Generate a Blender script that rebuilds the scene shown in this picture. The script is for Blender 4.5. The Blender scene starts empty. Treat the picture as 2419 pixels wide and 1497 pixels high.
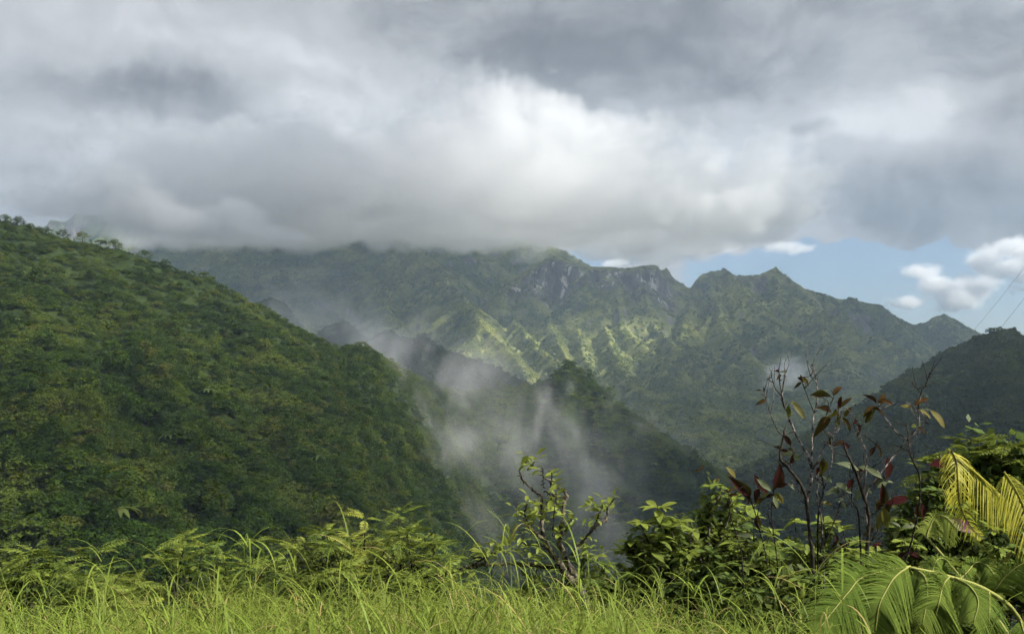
import bpy, math, random
import numpy as np
from mathutils import Vector

rng = np.random.default_rng(7)
random.seed(7)
SC = bpy.context.scene
COL = SC.collection

# ------------------------------------------------------------------ camera
EYE = 1.65
FPX, CX, HY = 2095.0, 1209.5, 900.0          # focal length, centre column and horizon row of the photograph
cam_d = bpy.data.cameras.new('camera')
cam_d.sensor_width = 36.0
cam_d.lens = 36.0 * FPX / 2419.0
cam_d.shift_y = (HY - 748.5) / 2419.0
cam_d.clip_start = 0.05
cam_d.clip_end = 40000.0
cam = bpy.data.objects.new('camera', cam_d)
COL.objects.link(cam)
cam.location = (0, 0, EYE)
cam.rotation_euler = (math.radians(90), 0, 0)
SC.camera = cam

# ------------------------------------------------------------------ sun and sky
SUN_DIR = Vector((0.72, -0.33, 0.62)).normalized()
SUN_EL = math.asin(SUN_DIR.z)
SUN_AZ = math.atan2(SUN_DIR.x, SUN_DIR.y)
sun_d = bpy.data.lights.new('sun', 'SUN')
sun_d.energy = 5.0
sun_d.angle = math.radians(0.6)
sun_d.color = (1.0, 0.95, 0.86)
sun = bpy.data.objects.new('sun', sun_d)
COL.objects.link(sun)
sun.rotation_euler = SUN_DIR.to_track_quat('Z', 'Y').to_euler()
sun.location = (300, -200, 600)

SC.view_settings.view_transform = 'Standard'
SC.view_settings.look = 'None'
SC.view_settings.exposure = 1.08
SC.view_settings.gamma = 1.0
SC.view_settings.use_curve_mapping = False

cy = SC.cycles
SC.render.engine = 'CYCLES'
cy.use_denoising = True
try:
    cy.denoiser = 'OPENIMAGEDENOISE'
    cy.denoising_input_passes = 'RGB_ALBEDO_NORMAL'
except Exception:
    pass
cy.use_adaptive_sampling = True
cy.adaptive_threshold = 0.033
cy.adaptive_min_samples = 12
cy.max_bounces = 6
cy.diffuse_bounces = 2
cy.glossy_bounces = 1
cy.transmission_bounces = 2
cy.transparent_max_bounces = 8
cy.volume_bounces = 4
cy.volume_step_rate = 4.0
cy.volume_max_steps = 256
cy.sample_clamp_indirect = 4.0


class NT:
    """Short-hand for wiring node trees."""
    def __init__(s, tree):
        s.t = tree
        s.N = tree.nodes
        s.L = tree.links

    def node(s, typ, inp=None, **props):
        n = s.N.new(typ)
        for k, v in props.items():
            setattr(n, k, v)
        for k, v in (inp or {}).items():
            s.put(n.inputs[k], v)
        return n

    def put(s, sock, v):
        if hasattr(v, 'is_output') or isinstance(v, bpy.types.NodeSocket):
            s.L.new(v, sock)
        elif v is not None:
            sock.default_value = v

    def math(s, op, a, b=None, c=None, clamp=False):
        n = s.N.new('ShaderNodeMath')
        n.operation = op
        n.use_clamp = clamp
        for i, v in enumerate((a, b, c)):
            if v is not None:
                s.put(n.inputs[i], v)
        return n.outputs[0]

    def vmath(s, op, a, b=None):
        n = s.N.new('ShaderNodeVectorMath')
        n.operation = op
        s.put(n.inputs[0], a)
        if b is not None:
            s.put(n.inputs[3] if op == 'SCALE' else n.inputs[1], b)
        return n.outputs['Value'] if op in ('LENGTH', 'DOT_PRODUCT', 'DISTANCE') else n.outputs['Vector']

    def noise(s, vec, scale, detail=4.0, rough=0.55, dist=0.0, lac=2.0):
        n = s.N.new('ShaderNodeTexNoise')
        s.put(n.inputs['Vector'], vec)
        n.inputs['Scale'].default_value = scale
        n.inputs['Detail'].default_value = detail
        n.inputs['Roughness'].default_value = rough
        n.inputs['Lacunarity'].default_value = lac
        n.inputs['Distortion'].default_value = dist
        return n.outputs['Fac']

    def ramp(s, v, lo, hi, a=0.0, b=1.0, smooth=True):
        n = s.N.new('ShaderNodeMapRange')
        if smooth:
            n.interpolation_type = 'SMOOTHSTEP'
        s.put(n.inputs['Value'], v)
        for k, val in (('From Min', lo), ('From Max', hi), ('To Min', a), ('To Max', b)):
            s.put(n.inputs[k], val)
        return n.outputs['Result']

    def mix(s, fac, a, b, mode='MIX'):
        n = s.N.new('ShaderNodeMix')
        n.data_type = 'RGBA'
        n.blend_type = mode
        s.put(n.inputs[0], fac)
        s.put(n.inputs[6], a if not isinstance(a, tuple) else (*a, 1.0))
        s.put(n.inputs[7], b if not isinstance(b, tuple) else (*b, 1.0))
        return n.outputs[2]


# ---- the sky: Nishita blue with a broken layer of grey and white cloud, the same all round
world = bpy.data.worlds.new('World')
SC.world = world
world.use_nodes = True
W = NT(world.node_tree)
for n in list(W.N):
    W.N.remove(n)
geo = W.node('ShaderNodeNewGeometry')
DIR = W.vmath('SCALE', geo.outputs['Incoming'], -1.0)
sky = W.node('ShaderNodeTexSky', sky_type='NISHITA', sun_disc=False, sun_elevation=SUN_EL,
             sun_rotation=SUN_AZ, altitude=600.0, air_density=1.0, dust_density=1.2, ozone_density=1.0)
blue = W.mix(1.0, sky.outputs['Color'], (0.058, 0.060, 0.064), 'MULTIPLY')
sep = W.node('ShaderNodeSeparateXYZ', {0: DIR})
dx, dy, dz = sep.outputs
zz = W.math('MAXIMUM', dz, 0.0)
k = W.math('DIVIDE', 1.0, W.math('ADD', zz, 0.20))
comb = W.node('ShaderNodeCombineXYZ', {0: W.math('MULTIPLY', dx, k), 1: W.math('MULTIPLY', dy, k),
                                       2: W.math('MULTIPLY', dz, 0.8)})
PL = comb.outputs[0]


def cnoise(vec, scale, detail=3.0, rough=0.5):
    n = W.node('ShaderNodeTexNoise', {'Vector': vec, 'Scale': scale, 'Detail': detail, 'Roughness': rough})
    return W.vmath('SUBTRACT', n.outputs['Color'], (0.5, 0.5, 0.5))


PW = W.vmath('ADD', PL, W.vmath('SCALE', cnoise(PL, 1.6, 4.0), 0.40))
# ragged outlines: directions shifted by coarse and fine noise
DW = W.vmath('ADD', DIR, W.vmath('SCALE', cnoise(DIR, 6.0, 7.0, 0.55), 0.13))


def photo_dir(px, py):
    return Vector(((px - CX) / FPX, 1.0, (HY - py) / FPX)).normalized()


def lump(px, py, rx, ry):
    """soft bank of cloud round one direction of the sky: 1 in its middle, 0 outside"""
    c = photo_dir(px, py)
    d = W.vmath('SUBTRACT', DW, tuple(c))
    d = W.vmath('MULTIPLY', d, (FPX / rx, FPX / rx, FPX / ry))
    return W.ramp(W.vmath('LENGTH', d), 1.0, 0.25)


def total(vals, start=0.0):
    acc = start
    for v, w in vals:
        acc = W.math('MULTIPLY_ADD', v, w, acc)
    return acc


def billow(vec, scale, detail=5.0, rough=0.52):
    """cauliflower detail: folded noise gives rounded heads and creased gaps"""
    a_ = W.math('ABSOLUTE', W.math('SUBTRACT', W.noise(vec, scale, detail, rough, 0.1), 0.5))
    return W.math('MULTIPLY', a_, 2.0)


SQ = W.vmath('MULTIPLY', DW, (1.0, 1.0, 1.7))            # clouds are wider than tall
big = W.noise(PW, 1.25, 8.0, 0.56, 0.2)
heads = billow(SQ, 9.0)
fine = W.noise(SQ, 14.0, 8.0, 0.55, 0.1)
cover = total([(big, 0.70), (heads, 0.16), (fine, 0.20)])
hole = total([(lump(2060, 650, 460, 110), 0.60), (lump(1450, 605, 240, 60), 0.30), (lump(2250, 740, 520, 120), 0.5), (lump(1560, 390, 70, 30), 0.25), (lump(2070, 290, 70, 30), 0.25)])
cover = W.math('SUBTRACT', cover, hole)
cover = total([(lump(1100, 300, 1700, 520), 0.24), (lump(2250, 400, 640, 210), 0.36), (lump(1700, 100, 1200, 320), 0.2)], cover)
alpha = W.ramp(cover, 0.42, 0.50)
# a cloud seen from below is whiter where thin or sunlit and greyer where thick
lay = W.noise(SQ, 3.0, 8.0, 0.52, 0.15)
thick = total([(lay, 0.95), (heads, -0.20), (fine, 0.34)], -0.11)
thick = total([(lump(1750, 120, 900, 240), 0.26), (lump(1250, 40, 700, 150), 0.20), (lump(2300, 480, 480, 120), 0.32), (lump(470, 215, 300, 90), 0.22), (lump(1600, 180, 420, 90), 0.12),
               (lump(220, 170, 330, 90), 0.14), (lump(2330, 120, 330, 190), 0.12), (lump(1910, 330, 90, 40), 0.30), (lump(2340, 300, 160, 70), 0.16),
               (lump(1250, 290, 620, 120), -0.24), (lump(820, 170, 330, 130), -0.26), (lump(2100, 300, 230, 80), -0.30), (lump(300, 40, 520, 110), -0.14),
               (lump(300, 330, 420, 90), -0.10), (lump(1650, 380, 500, 80), -0.14)], thick)
# heads that face the sun are whiter than the far side of the same billow
sun_off = W.vmath('ADD', SQ, (0.012, -0.004, 0.022))
relief = W.math('SUBTRACT', billow(sun_off, 9.0), heads)
thick = W.math('MULTIPLY_ADD', relief, -0.36, thick)
shade = W.ramp(thick, 0.38, 1.02)
white = W.mix(W.ramp(thick, 0.16, 0.46), (0.42, 0.423, 0.428), (0.305, 0.308, 0.314))
ccol = W.mix(shade, white, (0.088, 0.090, 0.096))
skycol = W.mix(alpha, blue, ccol)
below = W.ramp(dz, -0.02, -0.10)
skycol = W.mix(below, skycol, (0.05, 0.06, 0.05))
bg = W.node('ShaderNodeBackground', {'Color': skycol, 'Strength': 1.0})
wo = W.node('ShaderNodeOutputWorld', {'Surface': bg.outputs[0]})
world.cycles.sampling_method = 'MANUAL'
world.cycles.sample_map_resolution = 512


# ------------------------------------------------------------------ small tools
def tag(o, label=None, cat=None, group=None, kind=None):
    if label:
        o['label'] = label
    if cat:
        o['category'] = cat
    if group:
        o['group'] = group
    if kind:
        o['kind'] = kind
    return o


def mesh_np(name, verts, faces, mat=None, smooth=False, loops=None):
    """faces: (n,k) array of equal-sized polygons"""
    me = bpy.data.meshes.new(name)
    verts = np.asarray(verts, dtype=np.float32)
    me.vertices.add(len(verts))
    me.vertices.foreach_set('co', verts.ravel())
    if faces is not None and len(faces):
        faces = np.asarray(faces, dtype=np.int32)
        n, kk = faces.shape
        me.loops.add(n * kk)
        me.loops.foreach_set('vertex_index', faces.ravel())
        me.polygons.add(n)
        me.polygons.foreach_set('loop_start', np.arange(n, dtype=np.int32) * kk)
        me.polygons.foreach_set('loop_total', np.full(n, kk, dtype=np.int32))
        if smooth:
            me.polygons.foreach_set('use_smooth', np.ones(n, dtype=bool))
    me.update(calc_edges=True)
    if mat:
        me.materials.append(mat)
    return me


def link(name, me, parent=None, loc=None):
    o = bpy.data.objects.new(name, me)
    COL.objects.link(o)
    if parent:
        o.parent = parent
    if loc is not None:
        o.location = loc
    return o


def empty(name, loc=(0, 0, 0)):
    o = bpy.data.objects.new(name, None)
    o.empty_display_size = 0.2
    COL.objects.link(o)
    o.location = loc
    return o


def at(px, py, D):
    """world point that stands D metres away and shows at that pixel of the photograph"""
    return np.array([(px - CX) / FPX * D, D, EYE + (HY - py) / FPX * D])


_perm = rng.permutation(256)
_perm = np.concatenate([_perm, _perm, _perm])
_val = (rng.random(256) * 2 - 1).astype(np.float32)


def vnoise2(x, y, seed=0):
    x = x + seed * 17.31
    y = y + seed * 9.77
    xi = np.floor(x).astype(int)
    yi = np.floor(y).astype(int)
    fx = x - xi
    fy = y - yi
    u = fx * fx * fx * (fx * (fx * 6 - 15) + 10)
    v = fy * fy * fy * (fy * (fy * 6 - 15) + 10)

    def g(i, j, gx, gy):
        h = _perm[_perm[i & 255] + (j & 255)]
        a = h * (2 * np.pi / 256)
        return np.cos(a) * gx + np.sin(a) * gy
    n00 = g(xi, yi, fx, fy)
    n10 = g(xi + 1, yi, fx - 1, fy)
    n01 = g(xi, yi + 1, fx, fy - 1)
    n11 = g(xi + 1, yi + 1, fx - 1, fy - 1)
    return 1.5 * ((n00 * (1 - u) + n10 * u) * (1 - v) + (n01 * (1 - u) + n11 * u) * v)


def fbm2(x, y, octv=4, seed=0, gain=0.5, ridged=False):
    a, s, f = 1.0, 0.0, 1.0
    tot = 0.0
    for o in range(octv):
        n = vnoise2(x * f, y * f, seed + o * 3)
        if ridged:
            n = 1 - 2 * np.abs(n)
        s = s + a * n
        tot += a
        a *= gain
        f *= 2.03
    return s / tot


def vnoise3(x, y, z, seed=0):
    x = x + seed * 7.13
    y = y + seed * 3.71
    z = z + seed * 5.39
    x, y, z = [np.asarray(q, dtype=np.float32) for q in (x, y, z)]
    xi, yi, zi = [np.floor(q).astype(np.int32) for q in (x, y, z)]
    fx, fy, fz = x - xi, y - yi, z - zi
    u, v, w = [t * t * (3 - 2 * t) for t in (fx, fy, fz)]

    def g(i, j, kk):
        return _val[_perm[_perm[_perm[i & 255] + (j & 255)] + (kk & 255)]]
    r = 0
    for a, wa in ((0, 1 - u), (1, u)):
        for b, wb in ((0, 1 - v), (1, v)):
            for c, wc in ((0, 1 - w), (1, w)):
                r = r + wa * wb * wc * g(xi + a, yi + b, zi + c)
    return r


def fbm3(x, y, z, octv=4, seed=0, gain=0.5, billow=False):
    a, s, f, tot = 1.0, 0.0, 1.0, 0.0
    for o in range(octv):
        n = vnoise3(x * f, y * f, z * f, seed + o * 2)
        if billow:
            n = 2 * np.abs(n) - 0.6
        s = s + a * n
        tot += a
        a *= gain
        f *= 2.03
    return s / tot


def sstep(x, a, b):
    t = np.clip((x - a) / (b - a), 0, 1)
    return t * t * (3 - 2 * t)


def gn_group(name):
    g = bpy.data.node_groups.new(name, 'GeometryNodeTree')
    g.interface.new_socket('Geometry', in_out='INPUT', socket_type='NodeSocketGeometry')
    g.interface.new_socket('Geometry', in_out='OUTPUT', socket_type='NodeSocketGeometry')
    T = NT(g)
    return g, T, T.N.new('NodeGroupInput'), T.N.new('NodeGroupOutput')


def volume_mat(name, color, density, aniso=0.2):
    m = bpy.data.materials.new(name)
    m.use_nodes = True
    T = NT(m.node_tree)
    for n in list(T.N):
        T.N.remove(n)
    v = T.node('ShaderNodeVolumePrincipled', {'Color': (*color, 1.0), 'Density': density, 'Anisotropy': aniso})
    o = T.node('ShaderNodeOutputMaterial', {'Volume': v.outputs[0]})
    return m


def grid_volume(name, origin, dims, vox, dens, mat):
    """a cloud: voxel points carry the density, geometry nodes turn them into a volume grid"""
    nx, ny, nz = dims
    me = bpy.data.meshes.new(name)
    n = nx * ny * nz
    me.vertices.add(n)
    co = np.zeros((n, 3), dtype=np.float32)
    ii = np.arange(n)
    co[:, 0] = origin[0] + (ii % nx) * vox
    co[:, 1] = origin[1] + ((ii // nx) % ny) * vox
    co[:, 2] = origin[2] + (ii // (nx * ny)) * vox
    me.vertices.foreach_set('co', co.ravel())
    a = me.attributes.new('fog', 'FLOAT', 'POINT')
    a.data.foreach_set('value', np.ascontiguousarray(dens, dtype=np.float32).ravel())
    me.materials.append(mat)
    o = link(name, me)
    g, T, gi, go = gn_group(name + '_grid')
    pos = T.node('GeometryNodeInputPosition').outputs[0]
    rel = T.vmath('SCALE', T.vmath('SUBTRACT', pos, tuple(float(c) for c in origin)), 1.0 / vox)
    sp = T.node('ShaderNodeSeparateXYZ', {0: rel})
    ix, iy, iz = [T.math('ROUND', sp.outputs[i]) for i in range(3)]
    idx = T.math('MULTIPLY_ADD', T.math('MULTIPLY_ADD', iz, float(ny), iy), float(nx), ix)
    at_n = T.node('GeometryNodeInputNamedAttribute', data_type='FLOAT')
    at_n.inputs['Name'].default_value = 'fog'
    si = T.node('GeometryNodeSampleIndex', data_type='FLOAT', domain='POINT')
    T.L.new(gi.outputs[0], si.inputs['Geometry'])
    T.L.new(at_n.outputs['Attribute'], si.inputs['Value'])
    f2i = T.node('FunctionNodeFloatToInt', {0: idx}, rounding_mode='ROUND')
    T.L.new(f2i.outputs[0], si.inputs['Index'])
    vc = T.node('GeometryNodeVolumeCube')
    T.L.new(si.outputs[0], vc.inputs['Density'])
    vc.inputs['Min'].default_value = tuple(float(c) for c in origin)
    vc.inputs['Max'].default_value = tuple(float(c + (d - 1) * vox) for c, d in zip(origin, dims))
    vc.inputs['Resolution X'].default_value = nx
    vc.inputs['Resolution Y'].default_value = ny
    vc.inputs['Resolution Z'].default_value = nz
    sm = T.node('GeometryNodeSetMaterial')
    T.L.new(vc.outputs[0], sm.inputs['Geometry'])
    sm.inputs['Material'].default_value = mat
    T.L.new(sm.outputs[0], go.inputs[0])
    md = o.modifiers.new('grid', 'NODES')
    md.node_group = g
    return o


def lattice(origin, dims, vox):
    nx, ny, nz = dims
    x = origin[0] + np.arange(nx) * vox
    y = origin[1] + np.arange(ny) * vox
    z = origin[2] + np.arange(nz) * vox
    Z, Y, X = np.meshgrid(z, y, x, indexing='ij')
    return X.ravel(), Y.ravel(), Z.ravel()

# ------------------------------------------------------------------ terrain
def spine_height(X, Y, spines, softness=6.0, grid=None):
    """height of a land of ridges: each spine is a 3-D crest line whose flanks fall away at slope k"""
    shape = X.shape
    if grid is not None:
        xs_, ys_ = grid
        X = X.reshape(len(ys_), len(xs_))
        Y = Y.reshape(len(ys_), len(xs_))
    best = np.full(X.shape, -1e9)
    dist = np.full(X.shape, 1e9)
    for sp in spines:
        pts, kk, curve = sp[:3]
        reach = sp[3] if len(sp) > 3 else None
        P = np.array(pts)
        for a, b in zip(P[:-1], P[1:]):
            sl = (slice(None),) * X.ndim
            if reach and grid is not None:
                i0, i1 = np.searchsorted(xs_, [min(a[0], b[0]) - reach, max(a[0], b[0]) + reach])
                j0, j1 = np.searchsorted(ys_, [min(a[1], b[1]) - reach, max(a[1], b[1]) + reach])
                if i1 <= i0 or j1 <= j0:
                    continue
                sl = (slice(j0, j1), slice(i0, i1))
            x_, y_, be = X[sl], Y[sl], best[sl]
            ab = b[:2] - a[:2]
            L2 = (ab ** 2).sum() + 1e-9
            t = np.clip(((x_ - a[0]) * ab[0] + (y_ - a[1]) * ab[1]) / L2, 0, 1)
            d = np.hypot(x_ - (a[0] + t * ab[0]), y_ - (a[1] + t * ab[1]))
            h = a[2] + t * (b[2] - a[2]) - kk * d / (1 + d * curve)
            m = np.maximum(be, h)
            # soft maximum keeps valleys and shoulders rounded
            diff = np.abs(be - h)
            best[sl] = m + np.where(diff < softness, (softness - diff) ** 2 / (4 * softness), 0)
            dist[sl] = np.minimum(dist[sl], d)
    return best.reshape(shape), dist.reshape(shape)


def ribs(spines, r, every, length, drop, kk, skip=0, reach=380.0):
    """secondary ribs: short spurs that leave a crest on both sides and run downhill"""
    out = []
    for sp in spines[skip:]:
        P = np.array(sp[0])
        for a, b in zip(P[:-1], P[1:]):
            ab = b - a
            L = np.hypot(ab[0], ab[1])
            n = max(1, int(round(L / every * r.uniform(0.7, 1.3)))) if L > every * 0.45 else (1 if r.random() < L / every else 0)
            for q in range(n):
                t = r.random()
                p0 = a + ab * t
                for sd in (-1, 1):
                    if r.random() < 0.22:
                        continue
                    pr = np.array([-ab[1], ab[0]]) / (L + 1e-9) * sd
                    dn = ab[:2] / (L + 1e-9) * (-1 if ab[2] > 0 else 1)
                    d = pr * 0.8 + dn * r.uniform(0.1, 0.7)
                    d /= np.hypot(*d)
                    ln = length * r.uniform(0.5, 1.25)
                    bend = r.normal() * 0.3
                    m_ = p0[:2] + d * ln * 0.5
                    d2 = np.array([d[0] - bend * d[1], d[1] + bend * d[0]])
                    e_ = m_ + d2 * ln * 0.5
                    out.append(([np.array([*p0[:2], p0[2] - 4]), np.array([*m_, p0[2] - drop * ln * 0.46]), np.array([*e_, p0[2] - drop * ln * 1.02])], kk, 0.0, reach))
    return out


def line(*pts):
    return [at(*p) for p in pts]


def grid_mesh(name, x0, x1, y0, y1, step, fn, mat, extra=None):
    nx = int((x1 - x0) / step) + 1
    ny = int((y1 - y0) / step) + 1
    xs = np.linspace(x0, x1, nx)
    ys = np.linspace(y0, y1, ny)
    Xg, Yg = np.meshgrid(xs, ys)
    X, Y = Xg.ravel(), Yg.ravel()
    Zv = fn(X, Y)
    i = np.arange(nx - 1)
    j = np.arange(ny - 1)
    I, J = np.meshgrid(i, j)
    a = (J * nx + I).ravel()
    F = np.stack([a, a + 1, a + nx + 1, a + nx], 1)
    me = mesh_np(name, np.stack([X, Y, Zv], 1), F, mat, smooth=True)
    for nm in (extra or {}):
        a_ = me.attributes.new(nm, 'FLOAT', 'POINT')
        a_.data.foreach_set('value', extra[nm].astype(np.float32))
    return me, (xs, ys, Zv.reshape(ny, nx))


def sampler(field):
    xs, ys, Zg = field
    gy, gx = np.gradient(Zg, ys[1] - ys[0], xs[1] - xs[0])

    def f(x, y):
        u = np.clip((x - xs[0]) / (xs[1] - xs[0]), 0, len(xs) - 1.001)
        v = np.clip((y - ys[0]) / (ys[1] - ys[0]), 0, len(ys) - 1.001)
        i, j = u.astype(int), v.astype(int)
        fu, fv = u - i, v - j
        z = (Zg[j, i] * (1 - fu) + Zg[j, i + 1] * fu) * (1 - fv) + (Zg[j + 1, i] * (1 - fu) + Zg[j + 1, i + 1] * fu) * fv
        return z, np.hypot(gx[j, i], gy[j, i])
    return f


def land_mat(name, c_dark, c_mid, c_light, scale, rock=False, bump=0.0, earth=(0.10, 0.075, 0.04)):
    m = bpy.data.materials.new(name)
    m.use_nodes = True
    T = NT(m.node_tree)
    pb = T.N['Principled BSDF']
    pb.inputs['Roughness'].default_value = 0.95
    pb.inputs['Specular IOR Level'].default_value = 0.1
    g = T.node('ShaderNodeNewGeometry')
    P = g.outputs['Position']
    n1 = T.noise(P, 0.35 / scale, 5.0, 0.6)
    n2 = T.noise(P, 2.2 / scale, 4.0, 0.65)
    c = T.mix(T.ramp(n2, 0.32, 0.68), c_dark, c_mid)
    c = T.mix(T.math('MULTIPLY', T.ramp(n1, 0.45, 0.72), 0.8), c, c_light)
    if rock:
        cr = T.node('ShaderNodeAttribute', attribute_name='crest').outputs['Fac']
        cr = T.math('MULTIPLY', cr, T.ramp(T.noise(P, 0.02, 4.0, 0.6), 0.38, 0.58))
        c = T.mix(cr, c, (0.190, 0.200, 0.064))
        nz = T.node('ShaderNodeSeparateXYZ', {0: g.outputs['Normal']}).outputs[2]
        st = T.vmath('MULTIPLY', P, (1.0, 1.0, 0.12))
        streak = T.noise(st, 0.022, 6.0, 0.65, 0.6)
        rk = T.mix(T.ramp(streak, 0.40, 0.60), (0.055, 0.050, 0.048), (0.145, 0.135, 0.125))
        pale = T.noise(st, 0.020, 7.0, 0.7, 0.8)
        rk = T.mix(T.math('MULTIPLY', T.ramp(pale, 0.56, 0.62), T.ramp(nz, 0.62, 0.45, 0.0, 0.35)), rk, (0.50, 0.48, 0.45))
        steep = T.math('ADD', T.math('MULTIPLY', T.math('SUBTRACT', 1.0, nz), 1.0),
                       T.math('MULTIPLY', T.math('SUBTRACT', T.noise(P, 0.012, 5.0, 0.65), 0.5), 0.55))
        cf = T.node('ShaderNodeAttribute', attribute_name='cliff').outputs['Fac']
        rk = T.mix(T.math('MULTIPLY', T.ramp(T.noise(st, 0.026, 7.0, 0.7, 0.6), 0.54, 0.61), cf), rk, (0.44, 0.42, 0.39))
        bare = T.math('MAXIMUM', T.ramp(steep, 0.38, 0.50), T.math('MULTIPLY', cf, T.ramp(T.noise(st, 0.03, 6.0, 0.7), 0.36, 0.50)))
        c = T.mix(bare, c, rk)
    T.L.new(c, pb.inputs['Base Color'])
    if bump:
        bp = T.node('ShaderNodeBump', {'Strength': 1.0, 'Distance': bump, 'Height': T.noise(P, 1.6 / scale, 6.0, 0.7)})
        T.L.new(bp.outputs[0], pb.inputs['Normal'])
    return m


M = {}
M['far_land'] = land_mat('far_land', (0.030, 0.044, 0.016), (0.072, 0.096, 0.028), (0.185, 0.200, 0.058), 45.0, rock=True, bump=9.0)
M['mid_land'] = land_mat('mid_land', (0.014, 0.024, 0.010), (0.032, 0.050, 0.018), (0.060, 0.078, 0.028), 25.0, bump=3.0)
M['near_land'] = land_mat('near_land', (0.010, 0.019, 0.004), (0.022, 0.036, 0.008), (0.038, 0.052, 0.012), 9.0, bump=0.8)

# --- far mountain: cloud-capped massif, escarpment with cliffs, and the ridge running out to the right
massif = [
    (line((-300, 640, 4700), (100, 600, 4650), (240, 540, 4600), (330, 480, 4550), (500, 400, 4500), (800, 380, 4400), (1050, 470, 4300), (1200, 540, 4200),
          (1330, 590, 4100), (1395, 628, 4050), (1480, 700, 4000)), 0.95, 0.0001),
    (line((800, 420, 4400), (880, 510, 4100), (909, 532, 3950), (987, 584, 3750), (1046, 629, 3550), (1058, 666, 3400), (1095, 699, 3200),
          (1128, 740, 2980), (1136, 768, 2880), (1120, 800, 2780), (1084, 818, 2700)), 1.05, 0.0),
    (line((1136, 768, 2880), (1177, 796, 2780), (1225, 852, 2600), (1251, 893, 2450)), 1.0, 0.0),
    (line((700, 480, 4200), (820, 600, 3800), (909, 673, 3500), (909, 733, 3250), (930, 752, 3100), (980, 806, 2850)), 0.95, 0.0),
    (line((400, 450, 4300), (520, 600, 3900), (640, 690, 3500), (720, 760, 3200)), 0.9, 0.0),
    (line((1000, 600, 3700), (1010, 680, 3450), (1050, 760, 3200), (1075, 800, 3000)), 1.0, 0.0),
    # escarpment crest
    (line((1200, 660, 3500), (1240, 640, 3480), (1285, 612, 3450), (1312, 601, 3440), (1340, 615, 3430), (1395, 628, 3420), (1440, 629, 3420), (1480, 632, 3420),
          (1510, 627, 3420), (1550, 624, 3420), (1562, 642, 3420), (1574, 631, 3420), (1582, 652, 3430), (1602, 664, 3430), (1616, 672, 3430), (1630, 680, 3430),
          (1655, 648, 3440), (1680, 641, 3450), (1711, 634, 3460), (1740, 650, 3470), (1790, 649, 3490), (1815, 638, 3500), (1832, 631, 3510),
          (1850, 650, 3540), (1880, 675, 3580), (1920, 686, 3620), (1990, 708, 3700)), 1.4, 0.0003),
    (line((1225, 656, 3400), (1285, 618, 3370), (1312, 606, 3365), (1340, 620, 3360), (1395, 634, 3350), (1480, 638, 3350), (1550, 632, 3350), (1600, 680, 3350)), 3.4, 0.0022),
    # foot of the cliffs
    (line((1180, 728, 3330), (1250, 735, 3300), (1340, 735, 3280), (1440, 740, 3270), (1530, 752, 3260), (1600, 770, 3250)), 1.0, 0.0),
    (line((1205, 720, 3330), (1214, 755, 3150), (1232, 778, 3020), (1270, 822, 2800), (1329, 856, 2550)), 1.05, 0.0),
    (line((1296, 735, 3290), (1299, 763, 3120), (1318, 803, 2900), (1337, 837, 2700), (1350, 870, 2550)), 1.15, 0.0),
    (line((1337, 735, 3285), (1363, 774, 3100), (1372, 800, 2950), (1385, 850, 2700), (1440, 915, 2400)), 1.1, 0.0),
    (line((1400, 722, 3285), (1426, 755, 3150), (1500, 800, 2950), (1560, 840, 2800), (1620, 880, 2600)), 1.05, 0.0),
    (line((1430, 770, 3080), (1450, 830, 2800), (1490, 900, 2500), (1500, 940, 2300)), 1.05, 0.0),
    (line((1500, 728, 3280), (1563, 787, 3050), (1613, 827, 2850), (1690, 880, 2600)), 1.0, 0.0),
    (line((1640, 690, 3400), (1600, 800, 3000), (1660, 830, 2850), (1730, 858, 2700), (1790, 890, 2550)), 0.95, 0.0),
    (line((1560, 850, 2760), (1573, 878, 2620), (1618, 923, 2420)), 1.0, 0.0),
    (line((1630, 845, 2760), (1650, 872, 2640), (1714, 943, 2380)), 1.0, 0.0),
    (line((1711, 634, 3460), (1734, 655, 3380), (1795, 721, 3200), (1830, 762, 3080), (1855, 787, 3000), (1916, 832, 2850), (2027, 888, 2600)), 0.95, 0.0),
    (line((1700, 660, 3420), (1690, 730, 3200), (1720, 790, 3000), (1770, 830, 2820)), 0.95, 0.0),
    (line((1832, 631, 3510), (1840, 680, 3400), (1870, 705, 3330), (1931, 726, 3250), (2006, 767, 3120), (2080, 800, 3000), (2158, 827, 2900)), 0.9, 0.0),
    (line((1931, 726, 3250), (1940, 780, 3050), (1990, 840, 2850)), 0.9, 0.0),
    (line((1990, 708, 3850), (2012, 701, 3850), (2040, 714, 3850), (2078, 720, 3850), (2092, 735, 3860), (2120, 751, 3880), (2155, 766, 3900),
          (2188, 761, 3900), (2205, 748, 3900), (2230, 741, 3900), (2252, 752, 3900), (2285, 771, 3900), (2330, 792, 3900), (2500, 850, 3900)), 0.85, 0.0),
    (line((2078, 720, 3850), (2150, 790, 3500), (2200, 830, 3250)), 0.8, 0.0),
    (line((2230, 741, 3900), (2260, 800, 3600), (2300, 850, 3300)), 0.8, 0.0),
    (line((2360, 800, 5600), (2419, 744, 5600), (2480, 700, 5600), (2700, 690, 5600)), 0.8, 0.0),
    # far jagged tooth at the left
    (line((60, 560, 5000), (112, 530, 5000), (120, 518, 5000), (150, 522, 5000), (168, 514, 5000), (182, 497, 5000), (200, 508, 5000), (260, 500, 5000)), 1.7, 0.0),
]


FAR = {}
RIBS = ribs(massif, np.random.default_rng(77), 210.0, 230.0, 0.78, 1.08)
CLIFF = line((1215, 690, 3345), (1285, 680, 3330), (1340, 690, 3320), (1400, 690, 3310), (1480, 695, 3310), (1560, 690, 3310))


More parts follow.
